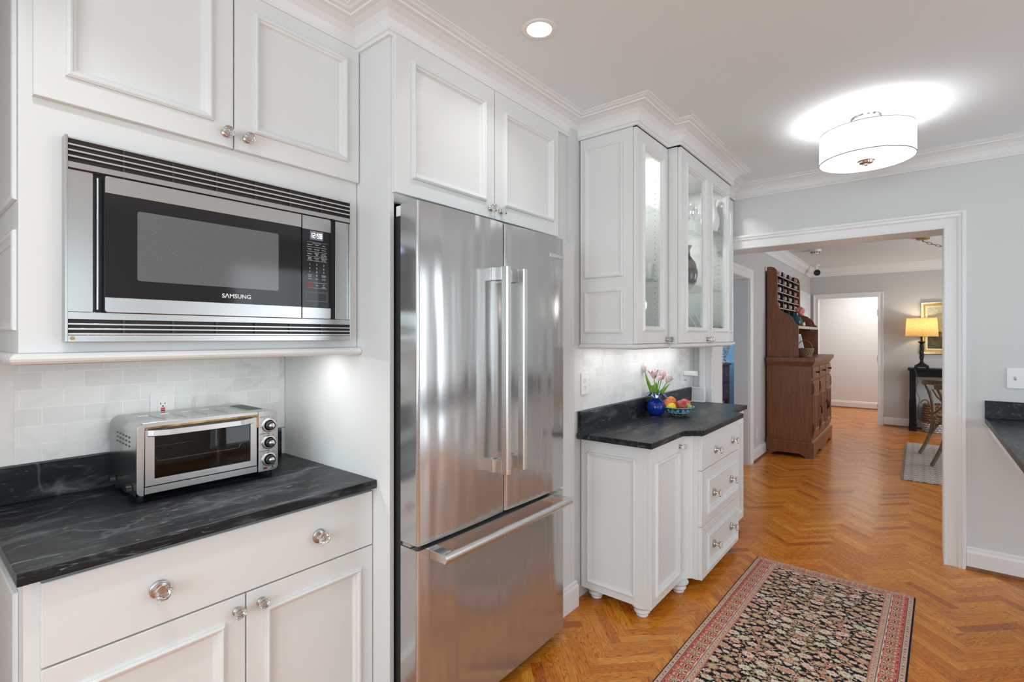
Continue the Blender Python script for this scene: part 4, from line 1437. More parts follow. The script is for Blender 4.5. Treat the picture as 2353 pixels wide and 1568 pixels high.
MB().prism(rrect(0.05, 0.042, 0.012, 4, 3.965, 1.152), 0.0065, 0.105, WPLASTIC, front(1.4515)).build('housing', t, 0.003)
MB().tube([(3.96, 1.442, 1.10), (3.955, 1.425, 1.095), (3.93, 1.42, 1.098)], .003, LCD, 8).build('wire', t)
t = thing('desk_frame', 'small square white framed device standing at the end of the soapstone counter', 'frame', (4.07, 1.36, 0.9145))
Tq = lambda u, w, n: (4.085 - n * .97 + w * .10, 1.318 + .122 - u, 0.9145 + w)
MB().prism(rrect(0.112, 0.118, 0.010, 4, 0.056, 0.0595), -0.026, 0, WPLASTIC, Tq).build('housing', t, 0.002)
FACE = pm('pale_screen', (0.70, 0.70, 0.70), 0.35)
MB().box(.013, .099, .016, .105, 0.0003, .0011, FACE, Tq).build('face', t)
m = MB()
for k in range(11):
    m.box(.015 + k * .0078, .0195 + k * .0078, .1065, .109, .0003, .0012, LCD, Tq)
    m.box(.1005, .1025, .018 + k * .0078, .0225 + k * .0078, .0003, .0012, LCD, Tq)
m.build('dotted_edge', t)
MB().tube([(4.09, 1.43, 0.92), (4.06, 1.43, 0.9195), (4.02, 1.425, 0.9195), (4.0, 1.428, 0.925)], .004, WPLASTIC, 8).build('power_cord', t)

# ------------------------------------------------------------------ recessed light and drum light
def downlight(x, y, label, show=True, power=3.5):
    t = thing('ceiling_light', label, 'light', (x, y, CEIL))
    MB().lathe([(0.046, 0.0005), (0.048, 0.003), (0.062, 0.004), (0.067, 0.002), (0.067, 0.0005)], WPLASTIC, 40, lambda a, b, h: (x + a, y + b, CEIL - h)).build('trim_ring', t)
    MB().lathe([(0, 0.0015), (0.046, 0.0015)], LAMPON, 36, lambda a, b, h: (x + a, y + b, CEIL - h)).build('lens', t)
    area('downlight_lamp', (x, y, CEIL - .006), (0, 0, 0), 0.09, 0.09, power, (0.98, 0.99, 1.0), 'DISK', radians(125))
    return t


downlight(1.573, 1.134, 'round recessed downlight with white trim ring near the cabinets', power=1.2)
for x, y in ((0.15, 1.0), (-1.1, 1.0), (-1.1, -1.2), (0.3, -1.2), (1.7, -1.3)):
    downlight(x, y, 'recessed downlight over the kitchen behind the viewer').__setitem__('group', 'downlights behind the viewer')

DX, DY, DZ, DR, DH = 3.30, 0.222, 2.386, 0.214, 0.150
t = thing('ceiling_light', 'white drum shade ceiling light with chrome finial', 'light', (DX, DY, CEIL))
Td = lambda a, b, h: (DX + a, DY + b, h)
MB().lathe([(DR, DZ), (DR, DZ + DH)], SHADEW, 64, Td).build('drum_shade', t)
m = MB()
for z in (DZ, DZ + DH):
    m.lathe([(DR - .0015, z - .0015), (DR + .0015, z - .0015), (DR + .0015, z + .0025), (DR - .0015, z + .0025), (DR - .0015, z - .0015)], NICKEL, 64, Td)
m.build('shade_rim', t)
MB().lathe([(0, DZ + .001), (DR - .004, DZ + .001)], DIFFUSER, 64, Td).build('diffuser', t)
MB().lathe([(0, CEIL), (0.075, CEIL), (0.075, CEIL - .006), (0.068, CEIL - .018), (0.03, CEIL - .024), (0.0, CEIL - .024)], CHROME, 36, Td).build('ceiling_canopy', t)
MB().lathe([(0.006, CEIL - .024), (0.006, DZ - .005)], CHROME, 12, Td).build('stem', t)
MB().lathe([(0, DZ - .001), (.040, DZ - .001), (.041, DZ - .004), (.034, DZ - .007), (.031, DZ - .016), (.027, DZ - .018), (.010, DZ - .019), (.009, DZ - .026), (.006, DZ - .029), (0, DZ - .029)], CHROME, 28, Td).build('finial', t)
for k in range(3):
    a0 = 2 * pi * k / 3 + .5
    point('drum_lamp', (DX + .10 * cos(a0), DY + .10 * sin(a0), DZ + .085), .03, 3.6, (0.97, 0.99, 1.0))

# ------------------------------------------------------------------ toaster oven
t = thing('toaster_oven', 'stainless countertop toaster oven with three knobs and a glass door', 'toaster oven', (0.71, 2.05, 0.9145))
OX0, OX1, OZ0, OZ1, OYF, OYB = 0.490, 0.934, 0.937, 1.164, 1.897, 2.205
OSTEEL = pm('toaster_steel', (0.55, 0.545, 0.535), 0.22, 1.0, bump=((300, 6, 6), 8, 0.05, 0.0004))
OFRONT = pm('toaster_front_steel', (0.62, 0.61, 0.60), 0.30, 1.0, bump=((6, 6, 300), 8, 0.05, 0.0004))
SCORCH = noise_mat('heat_scorched_steel', [(0.35, (0.10, 0.05, 0.015)), (0.62, (0.50, 0.28, 0.08))], (1, 1, 1), 22, 4, 0.4)
cx, cz = (OX0 + OX1) / 2, (OZ0 + OZ1) / 2
ow, oh = OX1 - OX0, OZ1 - OZ0
Ty = lambda a, b, h: (a, h, b)
m = MB()
out_ = rrect(ow, oh, 0.028, 6, cx, cz, (1, 1, 0, 0))
inn = rrect(ow - .012, oh - .012, 0.023, 6, cx, cz, (1, 1, 0, 0))
m.loft([[Ty(a, b, OYF + .012) for a, b in out_], [Ty(a, b, OYB - .01) for a, b in out_], [Ty(a, b, OYB) for a, b in inn]], OSTEEL, False, True, True)
m.build('shell', t, sharp=40)
# cavity
m = MB()
m.box(0.515, 0.853, OYF + .02, OYB - .02, 0.962, 0.966, DARKM).box(0.515, 0.853, OYF + .02, OYB - .02, 1.140, 1.144, DARKM)
m.box(0.515, 0.853, OYB - .024, OYB - .02, 0.966, 1.140, DARKM).box(0.511, 0.515, OYF + .02, OYB - .02, 0.962, 1.144, DARKM).box(0.853, 0.857, OYF + .02, OYB - .02, 0.962, 1.144, DARKM)
m.build('cavity', t)
# front bezel: left post, top strip and knob panel
m = MB()
m.prism(rrect(0.019, oh, 0.016, 6, OX0 + .0095, cz, (0, 1, 1, 0)), OYF, OYF + .014, OFRONT, Ty)
m.prism(rrect(0.3525, 0.019, 0.002, 2, 0.68525, OZ1 - .0095, (0, 0, 0, 0)), OYF, OYF + .014, OFRONT, Ty)
m.build('bezel', t, 0.002)
m = MB().prism(rrect(OX1 - .862, oh - .002, 0.016, 6, (OX1 + .862) / 2, cz + .001, (1, 0, 0, 1)), OYF - .002, OYF + .014, OFRONT, Ty)
pnl = m.build('control_panel', t, 0.0015)
MB().box(0.511, 0.8605, OYF - .0012, OYF, 1.1475, 1.1535, SCORCH).box(0.856, 0.8615, OYF - .0012, OYF, 1.105, 1.1475, SCORCH).build('scorch_mark', t)
MB().box(0.512, 0.859, OYF + .003, OYF + .012, 0.9405, 0.9625, OFRONT).build('crumb_tray', t, 0.001)
# door
m = MB()
ring = lambda a, b, c, d, y: [(a, y, c), (b, y, c), (b, y, d), (a, y, d)]
m.loft([ring(0.512, 0.857, 0.9655, 1.1445, OYF + .012), ring(0.512, 0.857, 0.9655, 1.1445, OYF), ring(0.538, 0.834, 0.987, 1.126, OYF), ring(0.538, 0.834, 0.987, 1.126, OYF + .012), ring(0.512, 0.857, 0.9655, 1.1445, OYF + .012)], OFRONT, False, False)
d = m.build('door', t, 0.0012)
MB().box(0.536, 0.836, OYF + .004, OYF + .008, 0.985, 1.128, OVENG).build('window', d)
m = MB()
hp = [(0.517 + .325 * f, OYF - .004 - .026 * min(1, 7 * min(f, 1 - f)) ** .7) for f in [i / 24 for i in range(25)]]
for c_, q0, q1, mt, dy in ((0, 1.1245, 1.1435, STEELV, 0),):
    pts = hp + [(x, y + .005) for x, y in hp[::-1]]
    m.prism(pts, q0, q1, mt)
m.build('handle', d, 0.0015)
m = MB()
pts = [(x, y + .0055) for x, y in hp] + [(x, y + .010) for x, y in hp[::-1]]
m.prism(pts, 1.1225, 1.1465, BLACK)
m.build('handle_backing', d, 0.001)
MB().text('Cuisinart', 0.0145, lambda a, b, h: (0.690 + a * 1.25, OYF - .0002 - h, 0.9775 + b), NICKEL).build('logo', d)
# rack
RACKM = pm('rack_wire', (0.62, 0.50, 0.34), 0.25, 1.0)
m = MB()
m.tube([(0.536, OYF + .030, 1.052), (0.543, OYF + .030, 1.052), (0.549, OYF + .030, 1.048), (0.552, OYF + .030, 1.038), (0.560, OYF + .030, 1.0355), (0.80, OYF + .030, 1.0355), (0.808, OYF + .030, 1.038), (0.811, OYF + .030, 1.048), (0.818, OYF + .030, 1.053), (0.834, OYF + .030, 1.053)], .0022, RACKM, 8)
for k in range(10):
    x = 0.562 + k * .027
    m.tube([(x, OYF + .030, 1.0375), (x, OYB - .03, 1.0375)], .0014, DARKM, 6)
m.tube([(0.536, OYB - .035, 1.0395), (0.834, OYB - .035, 1.0395)], .0018, RACKM, 6)
m.build('rack', t)
# knobs
for kz, lbl in ((1.109, 'FUNCTION'), (1.0455, 'TEMPERATURE'), (0.982, 'TOAST SHADE')):
    kx = 0.8995
    Tk = lambda a, b, h: (kx + a, OYF - .002 - h, kz + b)
    m = MB().lathe([(0.0, 0), (.0265, 0), (.0265, .002), (.024, .006), (.020, .007), (.0195, .007)], STEELV, 40, Tk)
    m.lathe([(.0165, .007), (.0160, .022), (.0145, .0235), (.0105, .0235)], BLACK, 24, Tk)
    m.lathe([(.0106, .0235), (.0104, .0255), (.008, .0275), (0, .0285)], CHROME, 24, Tk)
    m.build('knob', pnl)
    m = MB()
    for k in range(9):
        a0 = radians(225 - 33.75 * k)
        ca, sa = cos(a0), sin(a0)
        P = [(.028, -.0006), (.034, -.0006), (.034, .0006), (.028, .0006)]
        m.add([Tk(p * ca - q * sa, p * sa + q * ca, .0004) for p, q in P], [(0, 1, 2, 3)], DARKTXT)
    m.text(lbl, 0.0055, lambda a, b, h: (0.866 + a, OYF - .0022 - h, kz + .0325 + b), DARKTXT, 'LEFT')
    m.build('dial_marks', pnl, fix=False)
m = MB().prism(rrect(.015, .0065, .003, 4, 0.886, 0.9505), OYF - .0032, OYF - .002, pm('red_lens', (0.25, 0.01, 0.01), 0.2), Ty)
m.build('pilot_light', pnl)
m = MB().lathe([(0, .004), (.005, .004), (.0055, 0), (.009, 0), (.009, .001), (.0075, .001)], STEELV, 24, lambda a, b, h: (0.9175 + a, OYF - .002 - h, 0.9545 + b))
m.text('START', .0035, lambda a, b, h: (0.9175 + a, OYF - .0022 - h, 0.9430 + b), DARKTXT)
m.build('button', pnl)
# vents on the left side and pressed grooves on top
m = MB()
for r in range(3):
    for c_ in range(5):
        y, z = 1.965 + c_ * .033, 1.085 + r * .014 + c_ * 0.0004
        m.add([(OX0 - .0006, y, z), (OX0 - .0006, y + .018, z), (OX0 - .0006, y + .016, z + .006), (OX0 - .0006, y + .002, z + .006)], [(0, 1, 2, 3)], BLACK)
m.build('side_vents', t, fix=False)
m = MB()
for k in range(5):
    x = 0.55 + k * .066
    m.tube([(x + .035, OYF + .06, OZ1 + .0002), (x + .032, OYF + .17, OZ1 + .0002), (x + .026, OYF + .21, OZ1 + .0002), (x - .002, OYF + .215, OZ1 + .0002)], .0016, OSTEEL, 6)
m.box(0.855, 0.905, OYF + .06, OYF + .24, OZ1 - .0005, OZ1 + .0004, DARKM)
m.build('top_grooves', t)
for x, y in ((0.507, 1.925), (0.910, 1.918), (0.507, 2.17), (0.915, 2.17)):
    MB().lathe([(0, 0), (.0095, 0), (.011, .004), (.010, .026), (0, .026)], BLACK, 20, lambda a, b, h: (x + a, y + b, 0.9145 + h)).build('foot', t)
for y in (1.955, 2.135):
    m = MB().prism([(y - .018, 0.949), (y + .018, 0.949), (y + .018, 0.954)] + [(y + .018 * cos(pi * i / 10), 0.954 + .016 * sin(pi * i / 10)) for i in range(1, 10)] + [(y - .018, 0.954)], 0, .016, BLACK, lambda a, b, h: (OX0 - .0005 - h, a, b))
    m.build('cord_hook', t, 0.001)

# ------------------------------------------------------------------ vase, tulips
VX, VY, VZ = 3.235, 1.372, 0.9145
t = thing('vase', 'cobalt blue glass vase with ruffled rim, left of the fruit bowl', 'vase', (VX, VY, VZ))
prof = [(0.0, 0.0), (.028, 0), (.040, .006), (.055, .024), (.0625, .050), (.058, .078), (.044, .098), (.029, .108), (.0255, .118), (.027, .128)]
rings = []
nn = 48
Tv = lambda r, ph, h: (VX + r * cos(ph), VY + r * sin(ph), VZ + h)
for r, h in prof:
    rings.append([Tv(r, 2 * pi * j / nn, h) for j in range(nn)])
for f in (0.25, 0.5, 0.75, 1.0):
    ring = []
    for j in range(nn):
        ph = 2 * pi * j / nn
        lobe = abs(cos(2.5 * ph + .6))
        r = .027 + (.050 * f) * (.45 + .55 * lobe)
        h = .128 + .024 * sin(pi * min(f, .75)) - .024 * f * f * lobe + .012 * f * (1 - lobe)
        ring.append(Tv(r, ph, h))
    rings.append(ring)
inner = [[(VX + (p[0] - VX) * .93, VY + (p[1] - VY) * .93, p[2] + .0008) for p in r] for r in rings[::-1][:-3]]
m = MB().loft(rings + inner, BLUEG, False, True, True)
m.build('vessel', t, sharp=60)

PETAL = noise_mat('tulip_petal', [(0.42, (0.82, 0.74, 0.72)), (0.56, (0.80, 0.55, 0.55)), (0.66, (0.55, 0.07, 0.12))], (60, 60, 14), 1.0, 3, 0.5)
PETALP = noise_mat('pale_tulip_petal', [(0.40, (0.82, 0.74, 0.72)), (0.62, (0.74, 0.50, 0.52)), (0.78, (0.62, 0.20, 0.26))], (60, 60, 14), 1.0, 3, 0.5)
LEAF = noise_mat('tulip_leaf', [(0.3, (0.08, 0.22, 0.015)), (0.7, (0.24, 0.42, 0.03))], (40, 40, 6), 1.0, 3, 0.4)
STEMM = pm('tulip_stem', (0.16, 0.32, 0.04), 0.45)
STAMEN = pm('tulip_stamen', (0.75, 0.50, 0.04), 0.5)
cam_r = Vector((sin(HEAD), -cos(HEAD), 0))       # to the right as the photo sees it
cam_f = Vector((cos(HEAD), sin(HEAD), 0))


def petal(m, base, axis, side, L_, Wd, open_, mat):
    axis, side = axis.normalized(), side.normalized()
    tang = axis.cross(side)
    rows = []
    for i in range(7):
        f = i / 6
        out = open_ * (f ** 1.3) * L_ + .010 * sin(pi * f)
        wd = Wd * sin(pi * (0.12 + 0.86 * f)) ** .8
        c = base + axis * (L_ * f * (1 - .25 * open_ * f)) + side * out
        rows.append([tuple(c + tang * (wd * (j / 4 - .5)) - side * (abs(j / 4 - .5) ** 2 * wd * 1.1) * -1 * -1) for j in range(5)])
    m.loft(rows, mat, False, False, True, closed=False)


def tulip(label, dx, dz, tip_d, lean, open_, size, mat, leaf=None):
    """dx, dz: bloom position right of / above the vase rim centre."""
    b = Vector((VX, VY, VZ + .06))
    tip = Vector((VX, VY, VZ)) + cam_r * dx + cam_f * tip_d + Vector((0, 0, dz))
    t = thing('tulip', label, 'flower', tuple(b), 'tulips in the blue vase')
    mid = Vector((VX, VY, VZ + .135)) + cam_r * dx * .18
    pts = []
    for i in range(13):
        f = i / 12
        pts.append(b * (1 - f) ** 2 + mid * 2 * f * (1 - f) + tip * f * f)
    MB().tube(pts, .0032, STEMM, 8).build('stem', t)
    ax = (Vector((0, 0, 1)) + cam_r * lean).normalized()
    m = MB()
    a0 = random.random() * 3
    s0 = ax.cross(Vector((0.3, 1, 0.1))).normalized()
    for k in range(6):
        sd = Matrix.Rotation(a0 + 2 * pi * k / 6, 3, ax) @ s0
        petal(m, tip - ax * .004, ax, sd, size * (1 if k % 2 else .92), size * .62, open_ * (1.0 if k % 2 else .8), mat)
    bl = m.build('bloom', t, fix=False)
    m = MB()
    for k in range(5):
        sd = Matrix.Rotation(2 * pi * k / 5, 3, ax) @ s0
        m.tube([tip, tip + ax * .014 + sd * .004, tip + ax * .024 + sd * .007], [.0015, .0015, .003], STAMEN, 6)
    m.build('stamens', bl)
    for (lx, lz, wd, bend) in leaf or ():
        m = MB()
        rows = []
        p0 = Vector((VX, VY, VZ + .105)) + cam_r * (.012 if lx > 0 else -.012)
        p2 = Vector((VX, VY, VZ)) + cam_r * lx + cam_f * (-.03) + Vector((0, 0, lz))
        p1 = p0 + Vector((0, 0, (lz - .105) * .62)) + cam_r * (lx * bend) - cam_f * .012
        for i in range(12):
            f = i / 11
            c = p0 * (1 - f) ** 2 + p1 * 2 * f * (1 - f) + p2 * f * f
            w_ = wd * (sin(pi * (.18 + .82 * f)) ** .9)
            rows.append([tuple(c + cam_r * (w_ * (j / 4 - .5)) - cam_f * (.25 * w_ * (1 - (2 * j / 4 - 1) ** 2))) for j in range(5)])
        m.loft(rows, LEAF, False, False, True, closed=False)
        m.build('leaf', t, fix=False)


tulip('pale pink tulip leaning furthest left and highest in the blue vase', -.070, .292, .02, -.25, .20, .070, PETALP, ((-.080, .275, .026, .45), (-.030, .205, .036, .6)))
tulip('wide open white tulip with dark red streaks in the middle of the vase', -.018, .252, -.02, -.05, .62, .070, PETAL, ((-.006, .225, .050, .5),))
tulip('small drooping white tulip bloom just below the red streaked one', .006, .238, -.05, .35, .35, .042, PETALP)
tulip('pale tulip right of the red streaked one, standing upright', .046, .242, .02, .10, .28, .070, PETALP, ((.034, .180, .042, .4),))
tulip('open pale tulip leaning furthest right in the vase', .072, .224, -.015, .50, .50, .066, PETALP, ((.086, .215, .030, .35),))

# ------------------------------------------------------------------ fruit bowl and fruit
BX, BY, BZ = 3.325, 1.255, 0.9145
t = thing('bowl', 'teal and white painted ceramic bowl full of fruit', 'bowl', (BX, BY, BZ))
nb_, pr = 96, [(0, 0.002), (.040, 0.0), (.044, .004), (.060, .010), (.080, .024), (.096, .044), (.103, .058), (.1045, .060), (.1015, .060), (.092, .044), (.074, .026), (.04, .010), (0, .008)]
m = MB()
fine = []
for (r0, h0), (r1, h1) in zip(pr[:-1], pr[1:]):
    for i in range(4):
        fine.append((r0 + (r1 - r0) * i / 4, h0 + (h1 - h0) * i / 4))
fine.append(pr[-1])
m.lathe(fine, GLAZE, nb_, lambda a, b, h: (BX + a, BY + b, BZ + h))
o = m.build('vessel', t, sharp=60)
ca = o.data.color_attributes.new('design', 'FLOAT_COLOR', 'POINT')
teal, wht, foot_ = (0.008, 0.105, 0.150), (0.62, 0.72, 0.72), (0.55, 0.45, 0.33)
for i, v in enumerate(o.data.vertices):
    x, y, h = v.co.x, v.co.y, v.co.z
    r = sqrt(x * x + y * y)
    ph = atan2(y, x) * 9 / (2 * pi)
    q = (ph % 1) - .5
    c = teal
    if h < .006:
        c = foot_
    elif h > .0565:
        c = wht
    else:
        g = (h - .012) / .04
        dd = abs(q) * 1.9
        k = (abs(g - .55) + dd)
        if .30 < k < .42 or k < .12 or (abs(dd - .55) < .07 and g < .5) or (abs(g - .15 - .25 * dd) < .07 and dd > .2) or ((dd - .85) ** 2 + (g - .7) ** 2 < .02):
            c = wht
    ca.data[i].color = (*c, 1)


def fruit_mat(name, a, b_, c_, ns, thr=(0.35, 0.55, 0.72), sc=(1, 1, .6)):
    return noise_mat(name, [(thr[0], a), (thr[1], b_), (thr[2], c_)], sc, ns, 3, 0.42, 0.3)


PEACH_O = fruit_mat('orange_peach', (0.70, 0.16, 0.03), (0.78, 0.30, 0.05), (0.82, 0.48, 0.08), 14)
PEACH_R = fruit_mat('red_peach', (0.30, 0.02, 0.025), (0.42, 0.06, 0.05), (0.70, 0.34, 0.14), 16, (0.35, 0.60, 0.80))
PEACH_P = fruit_mat('pink_peach', (0.58, 0.06, 0.05), (0.62, 0.14, 0.09), (0.70, 0.30, 0.14), 14)
PEACH_C = fruit_mat('coral_peach', (0.66, 0.15, 0.06), (0.72, 0.22, 0.09), (0.72, 0.34, 0.14), 14)
LEMON = noise_mat('lemon_skin', [(0.3, (0.72, 0.46, 0.015)), (0.7, (0.85, 0.62, 0.03))], (1, 1, 1), 90, 2, 0.4, bump=0.3, bdist=0.001)
LIME = noise_mat('lime_skin', [(0.3, (0.12, 0.34, 0.02)), (0.7, (0.34, 0.56, 0.10))], (1, 1, 1), 60, 2, 0.4, bump=0.3, bdist=0.001)


def at_px(dx, dz, d=0.0):
    return Vector((BX, BY, BZ)) + cam_r * dx + cam_f * d + Vector((0, 0, dz))


def peach(label, p, r, mat, axis):
    t = MB()
    ax = Vector(axis).normalized()
    q = Vector((0, 0, 1)).rotation_difference(ax).to_matrix()
    rings = []
    for i in range(17):
        th = pi * i / 16
        ring = []
        for j in range(28):
            ph = 2 * pi * j / 28
            cre = 1 - .06 * math.exp(-(((ph + pi) % (2 * pi) - pi) / .22) ** 2) * sin(th)
            k = r * (1 - .22 * math.exp(-((th - pi) / .35) ** 2)) * cre
            ring.append(tuple(p + q @ Vector((k * sin(th) * cos(ph), k * sin(th) * sin(ph), -k * cos(th)))))
        rings.append(ring)
    t.loft(rings, mat, False, False, True)
    o = t.build('peach')
    tag(o, label, 'fruit', 'peaches in the teal bowl')
    s = q @ Vector((0, 0, r * .80))
    MB().tube([tuple(p + s * .93), tuple(p + s * 1.06)], [.0035, .002], pm('fruit_stem', (0.10, 0.05, 0.02), 0.7), 8).build('stem_end', o)


peach('orange yellow peach at the top back of the fruit bowl', at_px(-.036, .088, .035), .034, PEACH_O, (-.5, -.6, .45))
peach('large dark red peach at the front centre of the fruit bowl', at_px(.006, .068, -.045), .0395, PEACH_R, (-.35, .1, 1))
peach('pinkish red peach at the right of the bowl behind the lime', at_px(.056, .072, .022), .036, PEACH_P, (.2, -.3, 1))
peach('coral peach at the left of the bowl behind the blue vase', at_px(-.076, .078, .004), .030, PEACH_C, (0, .5, 1))


def citrus(name, label, p, r, mat, axis, st):
    ax = Vector(axis).normalized()
    q = Vector((0, 0, 1)).rotation_difference(ax).to_matrix()
    m = MB()
    pr = [(0, -st - .14), (.10, -st - .12), (.18, -st), (.45, -st * .86), (.78, -st * .6), (.96, -st * .25), (1, 0), (.96, st * .25), (.78, st * .6), (.45, st * .86), (.16, st), (.09, st + .10), (0, st + .12)]
    m.lathe([(a * r, b * r) for a, b in pr], mat, 28, lambda a, b, h: tuple(p + q @ Vector((a, b, h))))
    tag(m.build(name, sharp=70), label, 'fruit')


citrus('lemon', 'yellow lemon at the front left of the fruit bowl', at_px(-.050, .058, -.034), .029, LEMON, (cam_r.x, cam_r.y, -.18), 1.28)
citrus('lime', 'green lime at the right front of the fruit bowl', at_px(.053, .056, -.024), .027, LIME, (cam_r.x, cam_r.y, .3), 1.12)

# ------------------------------------------------------------------ persian rug
def rug():
    LX, LY = 1.62, 0.808
    sp = 0.003
    nx, ny = int(LX / sp) + 1, int(LY / sp) + 1
    gx, gy = np.meshgrid(np.linspace(0, LX, nx), np.linspace(0, LY, ny), indexing='ij')
    rng = np.random.RandomState(5)
    navy, cream, pink, red, tan, rose, beige, salmon = map(np.array, ((0.006, 0.007, 0.014), (0.72, 0.64, 0.52), (0.70, 0.46, 0.38), (0.42, 0.05, 0.045), (0.40, 0.28, 0.15), (0.56, 0.12, 0.10), (0.58, 0.46, 0.30), (0.58, 0.22, 0.15)))
    col = np.tile(navy, (nx, ny, 1)).astype(float)
    dl, dr_ = gy, LY - gy
    de = np.minimum(gx, LX - gx)
    side = np.minimum(dl, dr_)

    def put(mask, c):
        col[mask] = c
    BW, BE = 0.130, 0.092           # border width on the long sides, on the ends
    field = (side > BW) & (de > BE)
    # --- field: mirrored scroll of serrated palmettes, leaves and thin vines on navy
    period = 0.46
    fx = gx - LX / 2
    fy = np.abs(gy - LY / 2)
    fx_ = ((fx + period / 2) % period) - period / 2
    half = LY / 2 - BW
    for A, ph, off, c, w in ((0.075, 0.0, 0.10, tan, .0030), (0.060, 1.6, 0.19, salmon, .0030), (0.085, 4.2, 0.05, salmon, .0026)):
        y = off + A * np.sin(2 * pi * fx / period + ph)
        put(field & (np.abs(fy - y) < w * 1.3), c)
    for A, ph, off, c in ((0.10, 0.9, 0.03, tan), (0.09, 2.2, 0.17, salmon)):
        x_ = off + A * np.sin(2 * pi * fy / 0.25 + ph)
        put(field & (np.abs(np.abs(fx_) - x_) < .0030), c)
    spots = []

    def motif(cx, cyy, rx, ry, an, kind, seed):
        """Serrated flower or leaf: rx across the rug, ry along it."""
        dx = ((fx_ - cx + period / 2) % period) - period / 2
        dy = fy - cyy
        u = dx * cos(an) + dy * sin(an)
        v = -dx * sin(an) + dy * cos(an)
        th = np.arctan2(v / rx, u / ry)
        rr = np.sqrt((u / ry) ** 2 + (v / rx) ** 2)
        n = (7, 9, 5, 11)[seed % 4]
        ed = .92 + .30 * np.abs(np.sin(n * th / 2 + seed)) - .14 * np.cos(2 * n * th + seed * 2)
        body, inner, core = ((beige, salmon, red), (cream, pink, red), (tan, beige, salmon), (pink, cream, red), (beige, cream, tan))[seed % 5]
        put(field & (rr < ed * 1.16), navy)
        put(field & (rr < ed), salmon * .9 if seed % 3 == 0 else body)
        put(field & (rr < ed * .84), body)
        if kind:
            put(field & (rr < ed * .60), inner)
            put(field & (rr < .50) & (np.sin(n * th) > .55), body)
            put(field & (rr < .30), core)
            put(field & (rr < .13), cream)
        else:
            put(field & (np.abs(v) < rx * .16) & (rr < .8), navy if seed % 2 else salmon)
    tries = [(0.0, 0.0, .034, .040, 0.0, 1), (.23, 0.0, .030, .036, 0.0, 1)]
    for lim_, (r0, r1), kind in ((24, (.022, .030), 1), (64, (.012, .018), 1), (190, (.006, .0105), 0)):
        k = 0
        for _ in range(5000):
            if k >= lim_:
                break
            cx, cyy, r = rng.uniform(-period / 2, period / 2), rng.uniform(0.0, half), rng.uniform(r0, r1)
            el = rng.uniform(1.25, 1.8) if kind else rng.uniform(1.5, 2.6)
            ok = True
            for (px_, py_, pr_) in spots:
                ddx = ((cx - px_ + period / 2) % period) - period / 2
                if ddx * ddx + (cyy - py_) ** 2 < (r * (1.0 if kind else .8) + pr_) ** 2 * 1.12:
                    ok = False
                    break
            if ok:
                tries.append((cx, cyy, r, r / el if kind else r / el, rng.uniform(-.5, .5) + (pi / 2 if not kind and rng.rand() < .3 else 0), kind))
                spots.append((cx, cyy, r))
                k += 1
    for i, (cx, cyy, rx, ry, an, kind) in enumerate(tries):
        motif(cx, cyy, rx, ry, an, kind, i * 7 + (i // 3))
    for k in range(26):
        cx, cyy, R_, a0 = rng.uniform(-period / 2, period / 2), rng.uniform(0, half), rng.uniform(.03, .07), rng.uniform(-pi, pi)
        dx = ((fx_ - cx + period / 2) % period) - period / 2
        dy = fy - cyy
        rr = np.sqrt(dx * dx + dy * dy)
        th = (np.arctan2(dy, dx) - a0 + pi) % (2 * pi) - pi
        put(field & (np.abs(rr - R_) < .0020) & (np.abs(th) < 1.1), salmon if k % 2 else beige)

    def border(mask, d, along, width):
        q = d / (width / 0.130)
        M = mask
        put(M, salmon * .95)
        for lo, hi in ((.008, .028), (.105, .126)):
            g = M & (q > lo) & (q < hi)
            put(g, np.array((0.60, 0.42, 0.31)))
            cell = ((along % .026) / .026 - .5) * .026
            c0 = (lo + hi) / 2
            put(g & (np.abs(np.abs(cell) - .0022) < .0012) & (np.abs(q - c0) < .0042), navy)
            put(g & (np.abs(np.abs(cell) - .0095) < .0022) & (np.abs(np.abs(q - c0) - .006) < .0022), salmon)
            put(g & ((np.abs(q - lo) < .0018) | (np.abs(q - hi) < .0018)), pink * .9)
        for c0 in (.0310, .1025):
            put(M & (np.abs(q - c0) < .0016), navy)
        put(M & (np.abs(q - .0345) < .0014), cream)
        put(M & (np.abs(q - .0990) < .0014), cream)
        mid = M & (q >= .036) & (q <= .0975)
        put(mid, red)
        cell = (along % .078)
        t_ = (cell / .078 - .5) * 2
        z = (q - .067) / .031
        # pale outlined cartouches, each holding a beige flower with dark strokes
        e1 = np.abs(t_) ** 2.6 / .80 + np.abs(z) ** 3.0 / .95
        put(mid & (e1 < 1.0), cream)
        put(mid & (e1 < .86), rose)
        fl = np.sqrt((t_ / .50) ** 2 + (z / .72) ** 2)
        th = np.arctan2(z, t_)
        put(mid & (fl < 1 + .22 * np.cos(6 * th)), beige)
        put(mid & (fl < .85) & (np.sin(7 * th + 4 * fl) > .45) & (fl > .25), navy)
        put(mid & (fl < .22), salmon)
        t2 = ((along + .039) % .078) / .078 * 2 - 1
        f2 = np.sqrt((t2 / .20) ** 2 + (z / .80) ** 2)
        put(mid & (f2 < 1), beige)
        put(mid & (f2 < .8) & (np.sin(z * 16) > .35), navy)
    ends = de <= BE
    border(ends, de, gy, BE)
    border((side <= BW) & (de > .034), side, gx, BW)
    put((side < .0075), navy)
    put(de < .004, navy)
    # weave mottling: abrash of the wool itself
    nz = rng.normal(0, 1, (nx, ny))
    col *= (1 + .13 * nz)[..., None]
    col = np.clip(col, 0, 1)
    hz = 0.007 + 0.0006 * rng.rand(nx, ny) + 0.0014 * np.sin(gx * 9 + 1) * np.sin(gy * 7)
    edge = np.minimum(side, de)
    hz = np.where(edge < .003, .001, hz)
    V = np.stack([gx - LX, gy - LY / 2, hz], -1).reshape(-1, 3)
    idx = np.arange(nx * ny).reshape(nx, ny)
